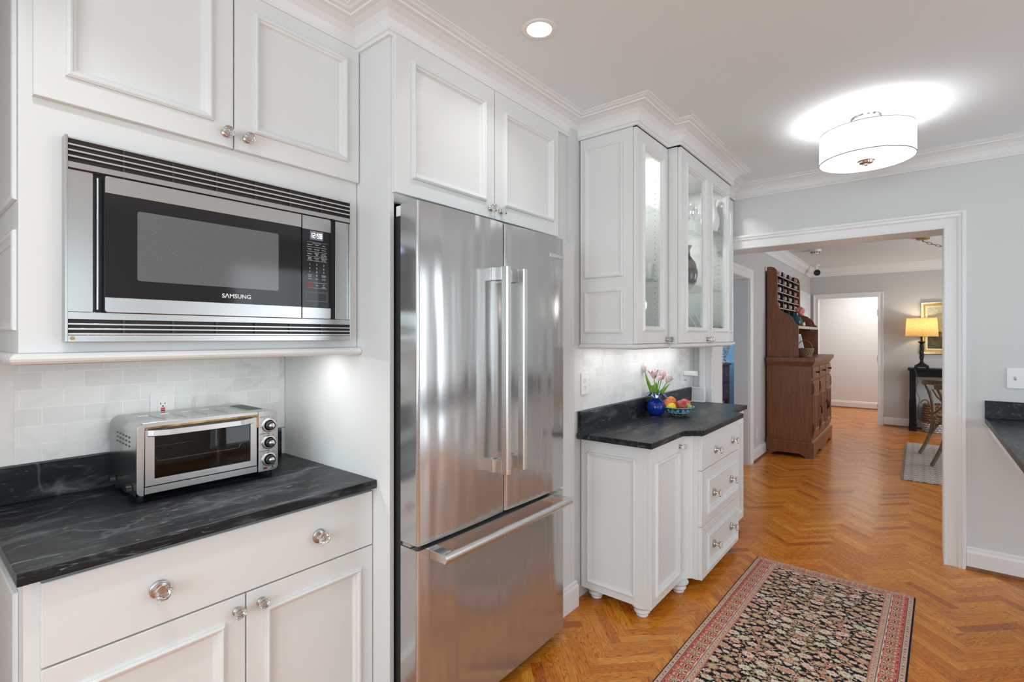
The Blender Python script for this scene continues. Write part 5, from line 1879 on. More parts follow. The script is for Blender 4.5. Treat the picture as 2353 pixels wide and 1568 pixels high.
    F = np.stack([idx[:-1, :-1], idx[1:, :-1], idx[1:, 1:], idx[:-1, 1:]], -1).reshape(-1, 4)
    me = bpy.data.meshes.new('rug')
    me.vertices.add(len(V))
    me.vertices.foreach_set('co', V.astype(np.float32).ravel())
    me.loops.add(F.size)
    me.loops.foreach_set('vertex_index', F.astype(np.int32).ravel())
    me.polygons.add(len(F))
    me.polygons.foreach_set('loop_start', np.arange(0, F.size, 4, dtype=np.int32))
    me.update(calc_edges=True)
    ca = me.color_attributes.new('design', 'FLOAT_COLOR', 'POINT')
    ca.data.foreach_set('color', np.concatenate([col.reshape(-1, 3), np.ones((nx * ny, 1))], 1).astype(np.float32).ravel())
    me.materials.append(RUGM)
    t = thing('rug', 'persian rug with navy floral field and red border on the parquet', 'rug', (3.560, 0.418, 0.0))
    t.rotation_euler = (0, 0, radians(-1.6))
    o = bpy.data.objects.new('pile', me)
    C.objects.link(o)
    o.parent = t
    # fringe tufts along the far end
    m = MB()
    r2 = random.Random(4)
    FR = pm('fringe_cotton', (0.52, 0.46, 0.38), 0.9)
    for k in range(150):
        y = -LY / 2 + LY * (k + .5) / 150
        l = r2.uniform(.003, .009) + (.012 if r2.random() < .06 else 0)
        m.tube([(-.001, y, .004), (l * .6, y + r2.uniform(-.002, .002), .003), (l, y + r2.uniform(-.004, .004), .0012)], .0016, FR, 4)
    me2 = m.mesh('fringe')
    o2 = bpy.data.objects.new('fringe', me2)
    C.objects.link(o2)
    o2.parent = t
    o2['kind'] = 'stuff'


rug()

# ------------------------------------------------------------------ hutch in the dining room
HX0, HX1 = 6.845, 8.40
t = thing('hutch', 'tall brown wooden hutch with cubbyhole rack, three drawers and three doors', 'cabinet', (7.6, 1.25, 0.0))
yF, yB = 0.988, 1.470
m = MB().box(HX0, HX1, yF, yB, 0.17, 1.13, HUTCHW)
m.build('body', t, 0.003)
# plinth with bracket feet
m = MB()
pl = [(yF + .0025, 0), (yF + .05, 0), (yF + .09, .03), (yF + .13, .045), (yB - .13, .045), (yB - .09, .03), (yB - .05, 0), (yB, 0), (yB, .17), (yF + .0025, .17)]
m.prism(pl, HX0 - .022, HX0 + .005, HUTCHW, lambda a, b, h: (h, a, b)).prism(pl, HX1 - .005, HX1 + .022, HUTCHW, lambda a, b, h: (h, a, b))
fr = [(HX0 - .022, 0), (HX0 + .12, 0), (HX0 + .17, .035), (HX0 + .22, .05)]
xm = (HX0 + HX1) / 2
fr += [(xm - .30, .05), (xm - .25, .03), (xm - .22, 0), (xm + .22, 0), (xm + .25, .03), (xm + .30, .05)]
fr += [(HX1 - .22, .05), (HX1 - .17, .035), (HX1 - .12, 0), (HX1 + .022, 0), (HX1 + .022, .17), (HX0 - .022, .17)]
m.prism(fr, yF - .026, yF + .002, HUTCHW, lambda a, b, h: (a, h, b))
m.sweep([(HX0, yB), (HX0, yF), (HX1, yF), (HX1, yB)], [(0, .165), (.028, .165), (.030, .172), (.018, .188), (.006, .195), (0, .198)], HUTCHW, lambda u, w, h: (u, w, h))
m.build('plinth', t)
m = MB().sweep([(HX0, yB), (HX0, yF), (HX1, yF), (HX1, yB)], [(0, 1.085), (.006, 1.085), (.014, 1.10), (.030, 1.128), (.034, 1.14), (0, 1.14)], HUTCHW, lambda u, w, h: (u, w, h))
m.box(HX0 - .045, HX1 + .045, yF - .045, yB, 1.1405, 1.190, HUTCHW)
m.build('top', t, 0.003)
nW = (HX1 - HX0) / 3
for k in range(3):
    a, b_ = HX0 + nW * k + .025, HX0 + nW * (k + 1) - .025
    d = door_mb(front(yF - .004), (a, b_, 0.945, 1.075), 0.0, None, HUTCHW) if False else MB().box(a, b_, yF - .014, yF - .0005, 0.945, 1.075, HUTCHW).build('drawer', t, 0.003)
    MB().lathe([(0, 0), (.012, 0), (.008, .008), (.007, .02), (.016, .028), (.014, .036), (0, .038)], IRON, 16, lambda p, q, h: ((a + b_) / 2 + p, yF - .014 - h, 1.01 + q)).build('knob', d)
    md = door_mb(front(yF - .016), (a, b_, 0.235, 0.915), 0.015, (a + .07, b_ - .07, 0.31, 0.74), HUTCHW)
    md.box(a + .075, b_ - .075, yF - .018, yF - .016, .78, .84, HUTCHW)
    d = md.build('door', t)
    hx = a + .004 if k != 2 else b_ - .004
    for z in (0.34, 0.82):
        MB().box(hx - .016, hx + .016, yF - .021, yF - .0165, z - .06, z + .06, IRON).build('hinge', d, 0.001)
    px = b_ - .04 if k == 0 else (b_ - .03 if k == 1 else a + .04)
    m = MB().box(px - .01, px + .01, yF - .022, yF - .0165, 0.55, 0.60, IRON)
    m.tube([(px, yF - .022, .585), (px, yF - .045, .57), (px + .004, yF - .05, .52), (px + .01, yF - .045, .49)], [.006, .006, .006, .008], IRON, 8)
    m.build('handle', d)
# upper part: two scrolled side boards
UX0, UX1 = 6.86, 8.38
side_p = [(yB, 1.191), (1.125, 1.191), (1.125, 1.56), (1.135, 1.585), (1.165, 1.61), (1.185, 1.66), (1.21, 1.695), (1.245, 1.71), (1.25, 1.725), (1.265, 1.73),
          (1.30, 1.745), (1.335, 1.79), (1.352, 1.86), (1.355, 2.22), (1.362, 2.26), (1.385, 2.29), (1.42, 2.305), (yB, 2.305)]
for x in (UX0, UX1 - .024):
    MB().prism(side_p, x, x + .024, HUTCHW, lambda a, b, h: (h, a, b)).build('side_board', t, 0.003)
MB().box(UX0 + .0245, UX1 - .0245, yB - .012, yB, 1.191, 2.26, HUTCHW).build('back_board', t)
m = MB().box(UX0 + .0245, UX1 - .0245, 1.132, yB - .0125, 1.545, 1.565, HUTCHW).box(UX0 + .0245, UX1 - .0245, 1.126, 1.132, 1.538, 1.572, pm('pale_wood_edge', (0.50, 0.40, 0.31), 0.4))
m.build('shelf', t, 0.001)
for x in (6.96, 7.03, 7.10, 7.95, 8.05, 8.15):
    MB().tube([(x, 1.16, 1.544), (x, 1.16, 1.525), (x, 1.15, 1.515), (x, 1.142, 1.522)], .005, NICKEL, 6).build('hook', t)
DARKW = wood('dark_rack_wood', srgb(28, 16, 11), srgb(54, 32, 22))
cols = [UX0 + .0245 + (UX1 - UX0 - .049) * k / 4 for k in range(5)]
rows_ = [1.70, 1.800, 1.900, 2.000, 2.100, 2.200]
for x in cols[1:4]:
    MB().box(x - .008, x + .008, 1.362, yB - .013, 1.68, 2.27, DARKW).build('rack_divider', t)
for z in rows_[0:]:
    for k in range(4):
        m = MB().box(cols[k] + .0085, cols[k + 1] - .0085, 1.366, yB - .013, z - .006, z + .006, DARKW)
        m.box(cols[k] + .0085, cols[k + 1] - .0085, 1.3605, 1.366, z - .006, z + .006, pm('pale_rack_edge', (0.45, 0.36, 0.28), 0.5))
        m.build('rack_shelf', t)
# pale jars lying in the rack
BOTC = [pm('jar_%s' % n, c, 0.25) for n, c in (('cream', (0.50, 0.43, 0.37)), ('white', (0.56, 0.54, 0.53)), ('blush', (0.46, 0.26, 0.22)), ('blue', (0.30, 0.36, 0.46)))]
r3 = random.Random(11)
rown = ('top', 'second', 'third', 'fourth', 'fifth', 'bottom')
coln = ('leftmost', 'second', 'third', 'rightmost')
for ri, z in enumerate(rows_[::-1]):
    for k in range(4):
        if ri == 5 and k < 2:
            continue
        mt = BOTC[r3.choice((0, 0, 1, 1, 2))]
        x = (cols[k] + cols[k + 1]) / 2 + r3.uniform(-.03, .06)
        rj = .034
        m = MB().lathe([(0, -.030), (.014, -.030), (.024, -.026), (.031, -.014), (rj, 0.0), (rj, .06), (.031, .065), (0, .065)], mt, 20, lambda p, q, h: (x + p, 1.392 + h, z + .0065 + rj + q))
        cn = {(0.50, 0.43, 0.37): 'cream', (0.56, 0.54, 0.53): 'white', (0.46, 0.26, 0.22): 'blush pink', (0.30, 0.36, 0.46): 'blue'}
        nm = [n for n, v in zip(('cream', 'white', 'blush pink', 'blue'), BOTC) if v is mt][0]
        o = m.build('bottle')
        tag(o, '%s bottle lying in the %s row, %s column of the hutch rack' % (nm, rown[ri], coln[k]), 'bottle', 'bottles lying in the hutch rack')
        MB().lathe([(rj + .0004, .004), (rj + .0004, .022)], BOTC[3] if k % 2 else BOTC[2], 20, lambda p, q, h: (x + p, 1.392 + h, z + .0065 + rj + q)).build('label_band', o, fix=False)
TEALG = pm('dark_teal_glaze', (0.012, 0.055, 0.085), 0.12)
hv = (7.03, 1.20, 1.5725)
t = thing('vase', 'small dark teal vase on the hutch shelf, holding a pink flower', 'vase', hv)
MB().lathe([(0, 0), (.05, 0), (.085, .03), (.09, .06), (.07, .10), (.05, .13), (.055, .16), (.05, .16), (.045, .13), (0, .10)], TEALG, 28, lambda a, b, h: (hv[0] + a, hv[1] + b, hv[2] + h)).build('vessel', t)
t = thing('flower', 'pink ruffled flower in the small teal vase on the hutch', 'flower', (hv[0], hv[1], hv[2] + .12))
PK = noise_mat('pink_petals', [(0.3, (0.62, 0.16, 0.14)), (0.7, (0.72, 0.34, 0.30))], (1, 1, 1), 40, 2, 0.6)
fc = Vector((hv[0] + .04, hv[1] - .06, hv[2] + .18))
MB().tube([(hv[0], hv[1], hv[2] + .105), tuple((Vector(hv) + Vector((.01, -.01, .15)))), tuple(fc)], .004, STEMM, 6).build('stem', t)
m = MB()
for ly, (n_, rr, up) in enumerate(((7, .062, -.01), (6, .046, .012), (5, .028, .028))):
    for k in range(n_):
        a0 = 2 * pi * k / n_ + ly
        ax = Vector((0, -.7, .7))
        s0 = Vector((1, 0, 0))
        sd = Matrix.Rotation(a0, 3, ax.normalized()) @ s0
        m.sphere(tuple(fc + sd * rr * .62 + ax.normalized() * up), .026, PK, 10, 7, (1, .8, .9))
m.build('bloom', t)
t = thing('figurine', 'small white bird figurine on the front of the hutch shelf', 'figurine', (7.42, 1.15, 1.5725))
m = MB().sphere((7.42, 1.16, 1.5725 + .022), .022, CERAM, 14, 10, (1.5, 1, 1)).sphere((7.455, 1.16, 1.5725 + .045), .013, CERAM, 12, 8)
m.tube([(7.39, 1.16, 1.60), (7.36, 1.16, 1.612)], [.01, .003], CERAM, 8)
m.build('body', t)
t = thing('picture_frame', 'white picture frame leaning on the hutch counter behind the basket', 'picture frame', (7.31, 1.21, 1.1905))
_e = Vector((.22, -.17, 0)).normalized()
_b = Vector((.17, .22, 0)).normalized()
Tp = lambda u, w, n: tuple(Vector((7.19, 1.31, 1.1925)) + _e * (u * .80) + _b * (w * .28 - n) + Vector((0, 0, w)))
m = MB().rects(Tp, (0, .36, 0, .28), [(0, -.012), (0, 0), (.012, .004), (.024, 0)], TRIMP, False)
m.build('moulding', t)
MB().box(.0, .36, .0, .28, -.014, -.001, pm('grey_mat_board', (0.42, 0.45, 0.50), 0.6), Tp).build('mat_board', t)
MB().box(.09, .27, .06, .22, -.001, .001, noise_mat('small_print', [(0.4, (0.55, 0.6, 0.66)), (0.6, (0.12, 0.22, 0.36))], (1, 1, 1), 18, 3, 0.5), Tp).build('print', t)


def basket(name, label, cx, cyy, z0, rx, ry, h, flare, mat, n=7, handles=None, band=None):
    t = thing(name, label, 'basket', (cx, cyy, z0))
    m = MB()
    rt = h / n / 2
    for k in range(n):
        f = k / (n - 1)
        s_ = 1 + flare * f + (.12 * sin(pi * f) if band else 0)
        mt = band if band and f < .3 else mat
        pts = []
        N = 44
        for j in range(N + 1):
            a0 = 2 * pi * j / N
            wob = rt * .35 * (1 if (j + k) % 2 else -1)
            pts.append((cx + (rx * s_ + wob) * cos(a0), cyy + (ry * s_ + wob) * sin(a0), z0 + rt + f * (h - 2 * rt)))
        m.tube(pts, rt * 1.05, mt, 6)
    m.lathe([(0, .004), (min(rx, ry) * .98, .004)], mat, 24, lambda a, b, q: (cx + a * rx / min(rx, ry), cyy + b * ry / min(rx, ry), z0 + q))
    m.build('woven_body', t)
    for (ax, ay, rr) in handles or ():
        MB().tube([(cx + ax, cyy + ay + rr * cos(pi * i / 10) * (1 if ax == 0 else 1), z0 + h - .01 + rr * 1.3 * sin(pi * i / 10)) for i in range(11)], rt * .55, mat, 8).build('handle', t)
    return t


WICK = noise_mat('wicker', [(0.35, (0.13, 0.07, 0.035)), (0.65, (0.36, 0.22, 0.11))], (1, 1, 1), 70, 3, 0.7)
SEAG = noise_mat('seagrass', [(0.35, (0.13, 0.075, 0.035)), (0.65, (0.34, 0.21, 0.10))], (1, 1, 1), 60, 3, 0.75)
basket('basket', 'small wicker basket with a hoop handle on the hutch counter', 7.03, 1.085, 1.1905, .080, .066, .11, .35, WICK, 6, ((0, 0, .08),))

# ------------------------------------------------------------------ console table, lamp, painting, basket
t = thing('console_table', 'black console table under the painting and lamp', 'table', (9.98, -.4, 0.0))
MB().box(9.80, 10.15, -1.00, 0.135, 0.925, 0.957, BLACKW).build('table_top', t, 0.003)
MB().box(9.825, 10.13, -0.98, 0.115, 0.83, 0.9245, BLACKW).build('apron', t, 0.002)
for x in (9.825, 10.06):
    for y in (-0.98, 0.04):
        m = MB().box(x, x + .07, y, y + .075, 0.48, 0.83, BLACKW).box(x - .004, x + .074, y - .004, y + .079, 0.07, 0.48, BLACKW).box(x - .010, x + .08, y - .010, y + .085, 0.0, 0.07, BLACKW)
        for q in (.018, .037, .056):
            m.box(x - .010, x - .004, y + q - .004, y + q + .004, .09, .46, BLACKW)
        m.build('leg', t, 0.003)
t = thing('table_lamp', 'lit table lamp with tan linen shade and black twisted base', 'lamp', (9.93, -.030, .957))
lx, ly, lz = 9.93, -.030, .9575
Tl = lambda a, b, h: (lx + a, ly + b, lz + h)
m = MB().box(lx - .085, lx + .085, ly - .085, ly + .085, lz + .018, lz + .045, IRON)
for sx in (-1, 1):
    for sy in (-1, 1):
        m.box(lx + sx * .068 - .02, lx + sx * .068 + .02, ly + sy * .068 - .02, ly + sy * .068 + .02, lz, lz + .018, IRON)
m.lathe([(.075, .045), (.06, .06), (.035, .075), (.022, .10), (.020, .13), (.026, .14), (.020, .15)], IRON, 24, Tl)
nn = 32
rings = []
for i in range(25):
    f = i / 24
    ring = []
    for j in range(nn):
        a0 = 2 * pi * j / nn
        r = (.026 - .003 * f) * (1 + .16 * sin(5 * (a0 + 2.6 * f)))
        ring.append(Tl(r * cos(a0), r * sin(a0), .15 + .21 * f))
    rings.append(ring)
m.loft(rings, IRON, False, False, True)
m.lathe([(.018, .36), (.024, .375), (.034, .39), (.046, .40), (.046, .405), (.02, .412), (.014, .42), (.013, .50)], IRON, 24, Tl)
m.build('base', t, 0.0, sharp=45)
MB().lathe([(.200, .488), (.182, .765)], BURLAP, 56, Tl).build('lamp_shade', t)
m = MB()
for r, h in ((.200, .488), (.182, .765)):
    m.lathe([(r - .002, h - .003), (r + .002, h - .003), (r + .002, h + .003), (r - .002, h + .003), (r - .002, h - .003)], pm('shade_trim', (0.55, 0.40, 0.22), 0.7), 56, Tl)
m.build('shade_trim', t)
MB().sphere((lx, ly, lz + .62), .028, LAMPON, 16, 10).build('bulb', t)
MB().tube([(lx, ly, lz + .50), (lx, ly, lz + .595)], .012, BRASS, 10).build('socket', t)
point('table_lamp_light', (lx, ly - .001, lz + .66), .035, 5.5, (1.0, 0.82, 0.58))

t = thing('painting', 'gilt framed landscape painting of a tree above the console table', 'painting', (XE - .03, -.38, 1.168))
Tn = lambda u, w, n: (XE - .002 - n, u, w)
m = MB().rects(Tn, (-.80, -.016, 1.168, 1.979), [(0, 0), (0, .030), (.012, .036), (.022, .030)], GILTP, False)
m.rects(Tn, (-.80, -.016, 1.168, 1.979), [(.022, .030), (.034, .026), (.048, .026), (.058, .014)], GOLD, False)
m.rects(Tn, (-.80, -.016, 1.168, 1.979), [(.058, .014), (.062, .014), (.078, .012), (.086, .006)], GILTP, False)
m.build('frame', t)
# canvas painted on a fine grid
ny_, nz_ = 170, 180
yy = np.linspace(-.716, -.098, ny_)
zz = np.linspace(1.25, 1.897, nz_)
gy, gz = np.meshgrid(yy, zz, indexing='ij')
u = (gy.max() - gy) / (gy.max() - gy.min())
v = (gz - gz.min()) / (gz.max() - gz.min())
rg = np.random.RandomState(2)


def smooth_noise(n1, n2):
    g = rg.rand(n1 + 1, n2 + 1)
    a = u * n1 * .999
    b2 = v * n2 * .999
    i, j = a.astype(int), b2.astype(int)
    fa, fb = a - i, b2 - j
    return (g[i, j] * (1 - fa) + g[i + 1, j] * fa) * (1 - fb) + (g[i, j + 1] * (1 - fa) + g[i + 1, j + 1] * fa) * fb


nA, nB, nC = smooth_noise(7, 7), smooth_noise(22, 22), smooth_noise(60, 60)
cc = np.zeros((ny_, nz_, 3))
sky = np.array((0.42, 0.44, 0.36))
warm = np.array((0.52, 0.40, 0.16))
f = np.clip((v - .45) * 1.8 + .3 * (nA - .5), 0, 1)[..., None]
cc[:] = warm * (1 - f) + sky * f
g_ = v < .42 + .05 * (nA - .5)
cc[g_] = (np.array((0.045, 0.045, 0.020)) + .09 * nB[..., None] * np.array((1, .8, .35)))[g_]
w_ = (v < .26 + .04 * nA) & (v > .10) & (u > .32)
cc[w_] = (np.array((0.12, 0.20, 0.20)) + .10 * nB[..., None])[w_]
p_ = (v < .36) & (v > .30) & (u > .25)
cc[p_] = np.array((0.30, 0.17, 0.09))
tr_ = (np.abs(u - .80 - .05 * (v - .5)) < .035) & (v > .2) & (v < .8)
cr_ = ((u - .82) / .36) ** 2 + ((v - .72) / .24) ** 2 + .9 * (nB - .5) + .5 * (nC - .5) < .8
cc[cr_] = (np.array((0.06, 0.040, 0.016)) + .12 * nC[..., None] * np.array((1, .7, .3)))[cr_]
cc[tr_] = (0.030, 0.020, 0.012)
cc *= (.8 + .4 * nC)[..., None]
V = np.stack([np.full_like(gy, XE - .0055), gy, gz], -1).reshape(-1, 3)
idx = np.arange(ny_ * nz_).reshape(ny_, nz_)
F = np.stack([idx[:-1, :-1], idx[1:, :-1], idx[1:, 1:], idx[:-1, 1:]], -1).reshape(-1, 4)
me = bpy.data.meshes.new('canvas')
ww = world_of(t)
me.from_pydata([(p[0] - ww[0], p[1] - ww[1], p[2] - ww[2]) for p in V], [], [tuple(q) for q in F])
ca = me.color_attributes.new('design', 'FLOAT_COLOR', 'POINT')
ca.data.foreach_set('color', np.concatenate([cc.reshape(-1, 3), np.ones((ny_ * nz_, 1))], 1).astype(np.float32).ravel())
me.materials.append(CANVAS)
o = bpy.data.objects.new('canvas', me)
C.objects.link(o)
o.parent = t
WHITEB = noise_mat('white_woven_band', [(0.35, (0.42, 0.42, 0.42)), (0.65, (0.70, 0.70, 0.69))], (1, 1, 1), 60, 3, 0.75)
basket('basket', 'large seagrass basket with white lower band under the console table', 9.955, -.225, 0.0, .165, .165, .42, -.02, SEAG, 12, ((0, .155, .05), (0, -.155, .05)), WHITEB)
_cp = [Vector(p) for p in ((9.79, 0.05, .95), (9.788, .02, .80), (9.788, .035, .62), (9.788, -.005, .50), (9.788, .01, .34), (9.788, -.02, .12), (9.78, -.05, .02))]
_cq = []
for i in range(len(_cp) - 1):
    p0, p1, p2, p3 = _cp[max(i - 1, 0)], _cp[i], _cp[i + 1], _cp[min(i + 2, len(_cp) - 1)]
    for g in (0, .25, .5, .75):
        _cq.append(.5 * ((2 * p1) + (p2 - p0) * g + (2 * p0 - 5 * p1 + 4 * p2 - p3) * g * g + (3 * p1 - p0 - 3 * p2 + p3) * g ** 3))
_cq.append(_cp[-1])
m = MB().tube(_cq, .004, BLACK, 6)
tag(m.build('power_cord'), 'thin black lamp cord hanging down the front of the console table', 'cord')

# ------------------------------------------------------------------ dining rug and cross-back chairs
RW = noise_mat('flatweave_base', [(0.35, (0.20, 0.16, 0.13)), (0.65, (0.34, 0.28, 0.24))], (1, 6, 1), 90, 2, 0.95)
nt = RW.node_tree
b = nt.nodes['Principled BSDF']
oldcol = b.inputs['Base Color'].links[0].from_socket
tc = node(nt, 'ShaderNodeTexCoord', -1200, -500)
mp = node(nt, 'ShaderNodeMapping', -1050, -500)
mp.inputs['Rotation'].default_value = (0, 0, radians(45))
mp.inputs['Scale'].default_value = (7, 7, 0)
sp = node(nt, 'ShaderNodeSeparateXYZ', -900, -500)
ms = []
for k, ax in enumerate('XY'):
    q = node(nt, 'ShaderNodeMath', -750, -500 - 150 * k, operation='PINGPONG')
    q.inputs[1].default_value = 0.5
    nt.links.new(sp.outputs[ax], q.inputs[0])
    ms.append(q)
mn = node(nt, 'ShaderNodeMath', -600, -500, operation='MINIMUM')
nt.links.new(tc.outputs['Object'], mp.inputs[0])
nt.links.new(mp.outputs[0], sp.inputs[0])
nt.links.new(ms[0].outputs[0], mn.inputs[0])
nt.links.new(ms[1].outputs[0], mn.inputs[1])
wv = node(nt, 'ShaderNodeMath', -450, -500, operation='PINGPONG')
wv.inputs[1].default_value = 0.16
nt.links.new(mn.outputs[0], wv.inputs[0])
rr = ramp(nt, [(0.0, (1, 1, 1)), (0.045, (1, 1, 1)), (0.060, (0, 0, 0))], -300, -500)
nt.links.new(wv.outputs[0], rr.inputs['Fac'])
mx = node(nt, 'ShaderNodeMixRGB', -100, -300)
mx.inputs[2].default_value = (0.56, 0.50, 0.45, 1)
nt.links.new(rr.outputs['Color'], mx.inputs[0])
nt.links.new(oldcol, mx.inputs[1])
nt.links.new(mx.outputs[0], b.inputs['Base Color'])
t = thing('rug', 'taupe flatweave rug with white diamond pattern under the dining chairs', 'rug', (7.5, -1.2, 0.0))
MB().box(6.40, 8.68, -2.3, 0.125, 0.0005, 0.012, RW).build('weave', t, 0.003)
m = MB()
for k in range(190):
    x = 6.405 + 2.27 * k / 190
    m.box(x, x + .007, 0.125, 0.125 + random.uniform(.010, .024), .002, .007, pm('fringe_taupe', (0.34, 0.30, 0.26), 0.95))
fo = m.build('fringe', t)
fo['kind'] = 'stuff'


def cross_chair():
    t = thing('dining_chair', '', 'chair', (0, 0, 0), 'cross-back dining chairs')
    TB = [Vector(p) for p in ((.235, -.335, 0), (.222, -.27, .12), (.205, -.215, .28), (.195, -.195, .46), (.198, -.205, .62), (.212, -.235, .76), (.228, -.275, .86), (.234, -.29, .885))]

    def bez(P, n=20):
        out = []
        for i in range(n + 1):
            f = i / n * (len(P) - 1)
            j = min(int(f), len(P) - 2)
            g = f - j
            p0, p1, p2, p3 = P[max(j - 1, 0)], P[j], P[j + 1], P[min(j + 2, len(P) - 1)]
            out.append(.5 * ((2 * p1) + (p2 - p0) * g + (2 * p0 - 5 * p1 + 4 * p2 - p3) * g * g + (3 * p1 - p0 - 3 * p2 + p3) * g ** 3))
        return out
    for s_ in (-1, 1):
        MB().tube([(p.x * s_, p.y, p.z) for p in bez(TB)], .019, CHAIRW, 10).build('back_post', t)
        MB().tube([(.20 * s_, .205, 0), (.195 * s_, .19, .22), (.185 * s_, .175, .445)], [.015, .018, .019], CHAIRW, 10).build('front_leg', t)
        MB().tube([(.193 * s_, -.205, .80 - .02), (.10 * s_, -.235, .70), (-.06 * s_, -.225, .575), (-.187 * s_, -.20, .485)], .012 if s_ > 0 else .0115, CHAIRW, 8).build('cross_brace', t)
        MB().tube([(.192 * s_, -.195, .28), (.185 * s_, -.12, .38), (.15 * s_, .02, .425), (.185 * s_, .13, .38), (.195 * s_, .185, .27)], .011, CHAIRW, 8).build('arch_brace', t)
    MB().tube([(-.187, -.215, .25), (-.15, -.205, .36), (0, -.20, .425), (.15, -.205, .36), (.187, -.215, .25)], .011, CHAIRW, 8).build('arch_brace', t)
    m = MB()
    rows = []
    for i in range(17):
        f = i / 16 * 2 - 1
        y = -.285 - .055 * (1 - f * f)
        z = .868 + .012 * (1 - f * f)
        x = .245 * f
        rows.append([(x, y - .013, z - .030), (x, y + .013, z - .030), (x, y + .015, z + .026), (x, y - .011, z + .026)])
    m.loft(rows, CHAIRW, True, True)
    m.build('top_rail', t, 0.006, 3)
    m = MB()
    P = []
    for j in range(40):
        a0 = 2 * pi * j / 40
        ca_, sa_ = cos(a0), sin(a0)
        P.append((.225 * math.copysign(abs(ca_) ** .7, ca_), .215 * math.copysign(abs(sa_) ** .7, sa_)))
    m.prism(P, .445, .475, CHAIRW)
    m.build('seat', t, 0.008, 3)
    return t


ch = cross_chair()
rz = atan2(.88, .47)
ca_, sa_ = .88, -.47


def put_chair(o, foot, ang, label):
    """Stand the chair so that its left back foot (local -x) is at the given floor point."""
    lx_, ly_ = -.235, -.335
    o.rotation_euler = (0, 0, ang)
    o.location = (foot[0] - (lx_ * cos(ang) - ly_ * sin(ang)), foot[1] - (lx_ * sin(ang) + ly_ * cos(ang)), 0.020)
    o['label'] = label


put_chair(ch, (7.90, -.005), radians(-136), 'weathered wood cross-back chair nearer the console table')
c2 = copy_tree(ch)
put_chair(c2, (7.216, -.105), radians(-136), 'weathered wood cross-back chair nearer the cased opening')

# ------------------------------------------------------------------ dining ceiling: smoke detector, camera, canopy with chain
t = thing('smoke_detector', 'white round smoke detector on the dining room ceiling', 'smoke detector', (7.93, 1.10, CEIL))
MB().lathe([(0, 0), (.072, 0), (.072, .012), (.066, .022), (.050, .026)], WPLASTIC, 32, lambda a, b, h: (7.93 + a, 1.10 + b, CEIL - h)).build('base', t)
m = MB().lathe([(.050, .026), (.046, .046), (.036, .056), (0, .058)], WPLASTIC, 32, lambda a, b, h: (7.93 + a, 1.10 + b, CEIL - h))
for k in range(10):
    a0 = 2 * pi * k / 10
    m.box(7.93 + .0485 * cos(a0) - .006, 7.93 + .0485 * cos(a0) + .006, 1.10 + .0485 * sin(a0) - .006, 1.10 + .0485 * sin(a0) + .006, CEIL - .044, CEIL - .030, BLACK)
m.build('sensor_dome', t)
sx_, sy_ = 9.60, 1.31
t = thing('security_camera', 'small white security camera with black lens in the dining room corner', 'camera', (sx_, sy_, CEIL))
MB().lathe([(0, 0), (.045, 0), (.045, .02), (.02, .028), (0, .028)], WPLASTIC, 24, lambda a, b, h: (sx_ + a, sy_ + b, CEIL - h)).build('mount', t)
MB().tube([(sx_, sy_, CEIL - .025), (sx_, sy_, CEIL - .07)], .014, WPLASTIC, 10).build('arm', t)
dv = Vector((-.95, -.25, -.18)).normalized()
q = Vector((0, 0, 1)).rotation_difference(dv).to_matrix()
pc = Vector((sx_, sy_, CEIL - .125))
MB().lathe([(0, -.07), (.045, -.07), (.055, -.05), (.058, .04), (.056, .05), (.050, .05)], WPLASTIC, 28, lambda a, b, h: tuple(pc + q @ Vector((a, b, h)))).build('housing', t)
MB().lathe([(0.0505, .049), (.048, .047), (0, .044)], BGLASS, 28, lambda a, b, h: tuple(pc + q @ Vector((a, b, h)))).build('lens', t)
t = thing('pendant_chain', 'bronze ceiling canopy with a swagged chain on the dining room ceiling', 'light fitting', (7.745, -.035, CEIL))
MB().lathe([(0, 0), (.066, 0), (.066, .020), (.060, .026), (0, .026)], BRASS, 32, lambda a, b, h: (7.745 + a, -.035 + b, CEIL - h)).build('canopy', t)
P0, P1 = Vector((7.745, -.035, CEIL - .045)), Vector((7.72, -.75, CEIL - .10))
nl = 18
for k in range(nl):
    f0, f1 = k / nl, (k + 1) / nl
    cv = lambda f: P0 * (1 - f) + P1 * f - Vector((0, 0, .10 * sin(pi * f) + (0.0)))
    a, b_ = cv(f0), cv(f1)
    d_ = (b_ - a).normalized()
    s1 = d_.cross(Vector((0, 0, 1))).normalized()
    if k % 2:
        s1 = d_.cross(s1).normalized()
    c_ = (a + b_) / 2
    L_ = (b_ - a).length * .66
    MB().tube([tuple(c_ + d_ * L_ * cos(2 * pi * j / 14) + s1 * .011 * sin(2 * pi * j / 14)) for j in range(15)], .0030, BRASS, 6).build('chain_link', t)
MB().tube([(7.745, -.035, CEIL - .026), (7.745, -.035, CEIL - .05)], .007, BRASS, 8).build('loop', t)
point('dining_chandelier_light', (7.72, -1.3, 1.95), .12, 14, (1.0, 0.93, 0.86))
area('hallway_fill_light', (11.3, 0.6, CEIL - .02), (0, 0, 0), 0.8, 0.8, 32, (1.0, 0.98, 0.95))  # unseen area light added to brighten the hallway; no fixture there

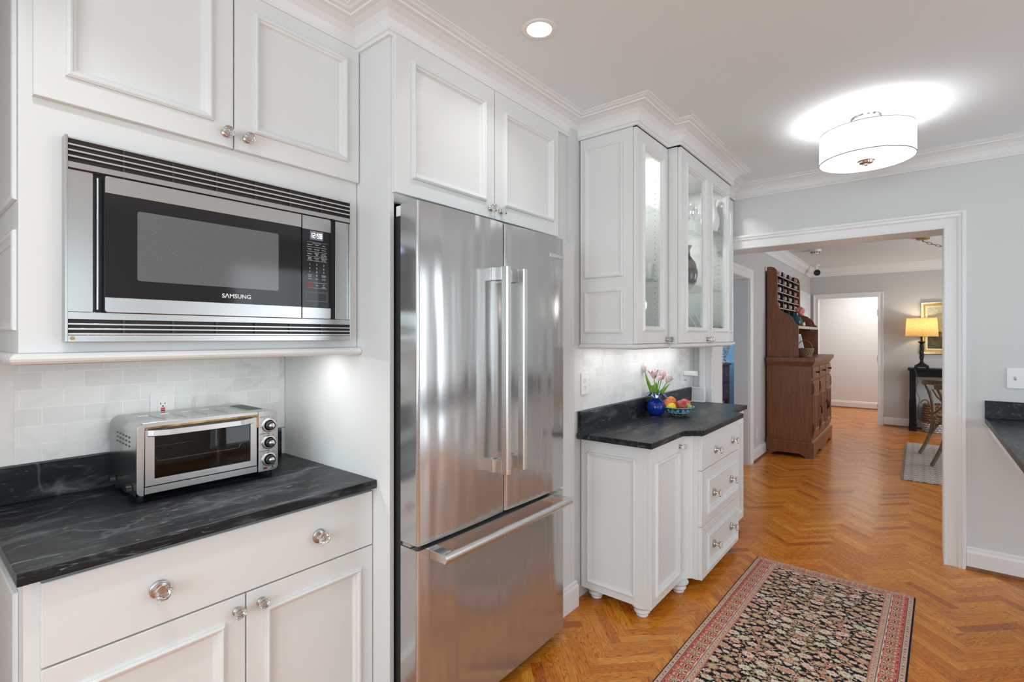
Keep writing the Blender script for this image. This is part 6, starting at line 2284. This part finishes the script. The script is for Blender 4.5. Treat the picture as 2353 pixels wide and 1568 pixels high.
# ------------------------------------------------------------------ blue room: chest and ginger jar
t = thing('chest_of_drawers', 'dark mahogany chest of drawers in the blue room', 'chest', (9.1, 2.95, 0.0))
CX0, CX1, CY0 = 8.55, 9.66, 2.70
DRW = wood('purple_brown_drawer', srgb(74, 54, 78), srgb(110, 84, 116))
m = MB().box(CX0, CX1, CY0, CY0 + .50, .30, .925, CHESTW).build('body', t, 0.004)
MB().box(CX0 - .03, CX1 + .03, CY0 - .03, CY0 + .52, .9255, .955, CHESTW).build('top', t, 0.004)
for x in (CX0, CX1 - .085):
    for y in (CY0 - .008, CY0 + .43):
        m = MB().box(x, x + .085, y, y + .07, 0.0, .925, CHESTW)
        if y < CY0:
            for k in range(7):
                m.box(x + .03, x + .055, y - .004, y, .34 + k * .07, .38 + k * .07, BRASS)
        m.build('leg', t, 0.003)
for z0, z1 in ((.34, .60), (.63, .90)):
    d = MB().box(CX0 + .095, CX1 - .095, CY0 - .014, CY0 - .0005, z0, z1, DRW).build('drawer', t, 0.003)
    for x in (CX0 + .3, CX1 - .22):
        zc = (z0 + z1) / 2
        MB().tube([(x - .05, CY0 - .02, zc + .01), (x - .045, CY0 - .035, zc - .012), (x, CY0 - .04, zc - .022), (x + .045, CY0 - .035, zc - .012), (x + .05, CY0 - .02, zc + .01)], .005, BRASS, 8).build('pull', d)
t = thing('ginger_jar', 'blue and white patterned porcelain jar on the chest', 'jar', (9.54, 2.82, .9555))
jx, jy, jz = 9.54, 2.82, .956
BW_ = noise_mat('blue_white_porcelain', [(0.46, (0.70, 0.75, 0.80)), (0.49, (0.05, 0.12, 0.42)), (0.54, (0.05, 0.12, 0.42)), (0.57, (0.62, 0.70, 0.78))], (1, 1, 1), 26, 4, 0.15, 0.8)
MB().lathe([(0, 0), (.10, 0), (.115, .02), (.10, .045), (.105, .10), (.135, .20), (.17, .30), (.18, .36), (.16, .42), (.11, .46), (.10, .50), (.11, .51), (0, .51)], BW_, 36, lambda a, b, h: (jx + a, jy + b, jz + h)).build('vessel', t)
MB().lathe([(.115, .511), (.115, .54), (.08, .58), (.03, .60), (.028, .62), (.02, .635), (0, .64)], BW_, 30, lambda a, b, h: (jx + a, jy + b, jz + h)).build('lid', t)

for o in list(SC.objects):
    if o.type == 'EMPTY' and not o.children and o.parent is None:
        bpy.data.objects.remove(o)
